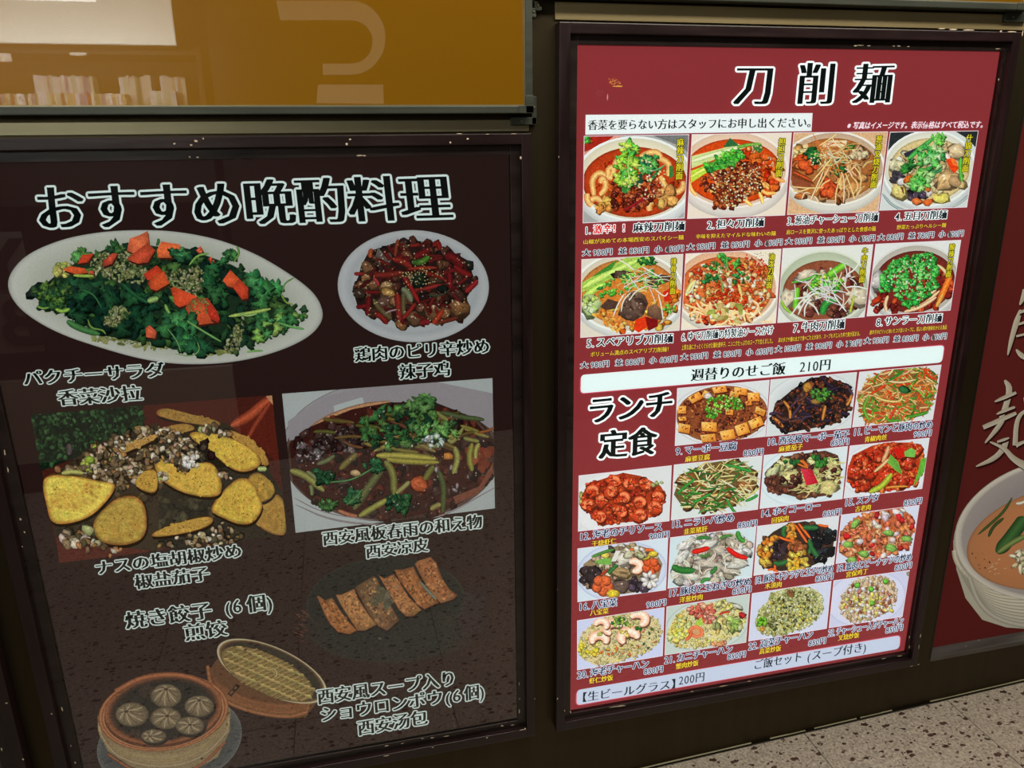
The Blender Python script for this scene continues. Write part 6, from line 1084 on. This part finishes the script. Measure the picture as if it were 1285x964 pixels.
for i in range(-8, 9):
    for j in range(-4, 5):
        x, y = ctr[0] + u[0] * i * 30 + v_[0] * j * 22 + (15 * u[0] if j % 2 else 0), ctr[1] + u[1] * i * 30 + v_[1] * j * 22 + (15 * u[1] if j % 2 else 0)
        dx, dy = x - ctr[0], y - ctr[1]; e = ((dx * u[0] + dy * u[1]) / 262) ** 2 + ((-dx * u[1] + dy * u[0]) / 98) ** 2
        if e < 1.02:
            c = vary(A.r, (196, 170, 96) if j % 2 else (180, 150, 80), .1); s_ = 1 if j % 2 else -1; w2 = 21; A.add([(x - w2, y - 9 * s_ - 4), (x + w2 * .5, y - 11), (x + w2, y + 9 * s_ + 3), (x - w2 * .5, y + 11)], [(0, 1, 2, 3)], [np.array(c) * 1.1, np.array(c) * 1.2, np.array(c) * .62, np.array(c) * .45])
A.strand([(975, 160), (1010, 170), (1020, 200), (1000, 215)], 12, (206, 186, 120), (96, 76, 44)); A.blob(848, 64, 12, 6, -.3, (70, 50, 30), (110, 76, 44)); A.poly([(752, 300), (800, 248), (820, 262), (772, 318)], (50, 34, 26)); A.poly([(762, 298), (776, 284), (784, 290), (770, 304)], (150, 96, 56)); A.poly([(786, 272), (798, 258), (804, 264), (794, 278)], (140, 90, 52)); A.blob(1198, 366, 8, 5, 0, (60, 40, 26), (90, 60, 36)); A.blob(715, 196, 7, 5, 0, (80, 54, 34), (90, 60, 36))
# basket side
A.poly([(55, 420), (56, 500), (110, 610), (230, 690), (400, 740), (560, 720), (700, 640), (765, 500), (768, 390), (740, 330)], (158, 136, 92))
for i in range(10):
    t = i / 9; A.strand([(60 + 10 * t, 470 + 50 * t), (140, 580 + 50 * t), (300, 630 + 60 * t), (480, 630 + 62 * t), (640, 570 + 60 * t), (760 - 6 * t, 430 + 70 * t)], 17, vary(A.r, (186 - 20 * abs(t - .4), 162 - 22 * abs(t - .4), 108), .05), (140, 116, 76), taper=1)
A.strand([(110, 625), (250, 720), (430, 750), (600, 700), (740, 560)], 16, (170, 96, 56), (110, 66, 40), taper=1); A.blob(615, 650, 10, 5, -.2, (40, 30, 20), (70, 50, 34)); A.blob(750, 466, 4, 9, 0, (60, 44, 30), (90, 66, 40)); A.blob(756, 408, 14, 5, -1, (90, 60, 36), (150, 110, 66))
A.ring(408, 402, 352, 205, -.13, [(1, (120, 66, 40)), (.985, (176, 104, 60)), (.965, (214, 140, 84)), (.945, (150, 80, 46)), (.93, (190, 112, 64)), (.915, (220, 160, 104)), (.905, (110, 60, 38))], n=64)
A.ring(408, 386, 318, 186, -.13, [(1, (150, 84, 50)), (.97, (176, 104, 62)), (.88, (84, 56, 40)), (.8, (46, 44, 38)), (.3, (44, 44, 38))], n=64)
A.strand([(150, 290), (280, 215), (430, 195), (560, 210), (660, 262)], 30, (186, 108, 62), (110, 62, 40), taper=1); A.fill(24, in_ell(400, 410, 260, 140, -.1), [(56, 52, 44), (50, 46, 40), (70, 56, 48)], (20, 50), 'soft')
def bun(x, y, rx, ry, kx=0, ky=-.35):
    A.ring(x + 6, y + 12, rx * 1.06, ry * 1.05, 0, [(1, (40, 38, 32)), (.5, (50, 46, 38))]); A.ring(x, y, rx, ry, 0, [(1, (92, 78, 56)), (.85, (128, 110, 80)), (.5, (158, 138, 102)), (.2, (170, 150, 112))], n=24, dx=kx * rx, dy=ky * ry)
    px_, py_ = x + kx * rx, y + ky * ry
    for k in range(13):
        a = k / 13 * 6.283 + .2; A.strand([(px_ + rx * .12 * math.cos(a), py_ + ry * .1 * math.sin(a)), (px_ + (x - px_) * .5 + rx * .5 * math.cos(a + .15), py_ + (y - py_) * .5 + ry * .5 * math.sin(a + .15)), (x + rx * .86 * math.cos(a), y + ry * .86 * math.sin(a))], 8, (190, 170, 130) if k % 2 else (110, 94, 66), (136, 116, 84) if k % 2 else (104, 88, 62))
    A.ring(px_, py_, rx * .2, ry * .17, 0, [(1, (176, 154, 112)), (.6, (100, 80, 56)), (.2, (70, 56, 42))], n=14)
for b_ in ((422, 312, 84, 64, 0, -.55), (240, 412, 90, 66, -.35, -.25), (600, 368, 80, 58, 0, -.55), (420, 432, 84, 60, .1, -.2), (550, 472, 78, 50, 0, -.1), (356, 528, 68, 38, -.3, 0)): bun(*b_)
ldone(A, 'picture of a bamboo steamer with six soup dumplings and its woven lid')

# ------------------------------------------------------------------ the dark red poster at the right edge
A = Art(PB, seed=301, depth=d3, clip=[(1100, -100), (1330, -160), (1400, 800), (1100, 816)]); A.m = (1130, 570, .301)
A.ring(690, 370, 472, 352, -.06, [(1, (150, 144, 128)), (.97, (186, 180, 164)), (.6, (170, 164, 150))], n=64)
A.poly([(218, 360), (232, 480), (270, 600), (340, 690), (440, 722), (560, 730), (900, 700), (900, 400)], (164, 158, 136))
for i in range(12):
    t = i / 11; A.strand([(222 + 62 * t * t, 400 + 110 * t), (262 + 60 * t, 500 + 120 * t), (370 + 30 * t, 560 + 130 * t), (560, 560 + 165 * t), (900, 520 + 160 * t)], 22, vary(A.r, (182 - 26 * t, 174 - 24 * t, 150 - 18 * t), .03), (150 - 20 * t, 144 - 18 * t, 122 - 14 * t), taper=1)
A.ring(690, 310, 470, 300, -.16, [(1, (150, 142, 126)), (.985, (196, 188, 172)), (.95, (180, 172, 158)), (.93, (150, 142, 136)), (.72, (140, 130, 128)), (.5, (140, 130, 128))], n=64)
A.ring(700, 340, 432, 216, -.2, [(1, (150, 96, 60)), (.97, (176, 112, 66)), (.8, (184, 114, 66)), (.3, (190, 120, 74))], n=64)
for pts, w_, c in (([(322, 335), (380, 285), (430, 240), (465, 180)], 12, (60, 84, 36)), ([(365, 345), (385, 300), (430, 265)], 14, (56, 76, 36)), ([(400, 412), (440, 370), (500, 290), (520, 262)], 56, (54, 96, 44)), ([(405, 410), (460, 370), (520, 340)], 24, (110, 130, 64)), ([(480, 205), (500, 205), (520, 195)], 14, (206, 200, 176))): A.strand(pts, w_, c, taper=.2)
A.fill(46, in_ell(530, 430, 64, 60), [(206, 196, 150), (180, 170, 120), (220, 214, 180)], (10, 22), asp=.4); A.fill(14, in_ell(400, 470, 40, 34), [(214, 176, 130)], (8, 16), 'curl', rot=-.4, w=.2); A.fill(8, in_ell(340, 430, 60, 50), [(90, 44, 26)], (2, 5), 'dot')
ldone(A, 'photo of a tall ridged bowl of orange soup with greens', ST, P_THIRD)
A = Art(PB + .0003, seed=302, depth=d3); A.m = (1130, 330, .301)
def brush(pts, ws):
    P = smooth(pts, 2); n = len(P); L_, R_ = [], []
    for i, p in enumerate(P):
        t = i / (n - 1) * (len(ws) - 1); k = min(int(t), len(ws) - 2); w_ = ws[k] + (ws[k + 1] - ws[k]) * (t - k)
        a, b_ = P[max(i - 1, 0)], P[min(i + 1, n - 1)]; d = b_ - a; l = math.hypot(*d) or 1; nx, ny = -d[1] / l * w_ / 2, d[0] / l * w_ / 2
        L_.append((p[0] + nx, p[1] + ny)); R_.append((p[0] - nx, p[1] - ny))
    F = [(i, i + 1, n + i + 1, n + i) for i in range(n - 1)]
    A.add([(x + 5, y + 7) for x, y in L_ + R_], F, (40, 14, 14)); A.n += 20
    A.add(L_ + R_, F, [(176, 168, 150)] * n + [(150, 140, 120)] * n)
for pts, ws in (([(515, 110), (508, 150), (495, 175)], (14, 18, 4)), ([(500, 195), (480, 250), (460, 320), (445, 385)], (10, 24, 18, 3)), ([(490, 210), (520, 195), (560, 190)], (5, 14, 10)), ([(480, 360), (500, 385), (530, 400)], (4, 22, 16)), ([(490, 255), (520, 245)], (10, 10)), ([(480, 305), (520, 295)], (9, 9)),
                ([(432, 488), (455, 520), (440, 590), (415, 650)], (6, 26, 24, 14)), ([(390, 578), (430, 560), (480, 540)], (4, 16, 10)), ([(398, 630), (430, 615), (475, 600)], (4, 14, 8)), ([(342, 685), (400, 660), (480, 625)], (18, 20, 12)), ([(425, 655), (400, 690), (350, 750)], (14, 20, 4)), ([(440, 735), (430, 770), (390, 815), (312, 848)], (18, 24, 20, 3)), ([(370, 745), (430, 770), (470, 820), (530, 850)], (4, 16, 26, 40)), ([(545, 610), (505, 620), (480, 660), (475, 760)], (12, 14, 20, 22)), ([(478, 760), (510, 745), (550, 735)], (20, 12, 12)), ([(400, 745), (430, 735), (450, 728)], (8, 12, 4)), ([(512, 560), (520, 590), (520, 610)], (4, 12, 4))):
    brush(pts, ws)
A.m = None; A.build('lettering', P_THIRD, ST, label='pale brush lettering running off the picture edge')
bpy.data.objects.remove(_fo)
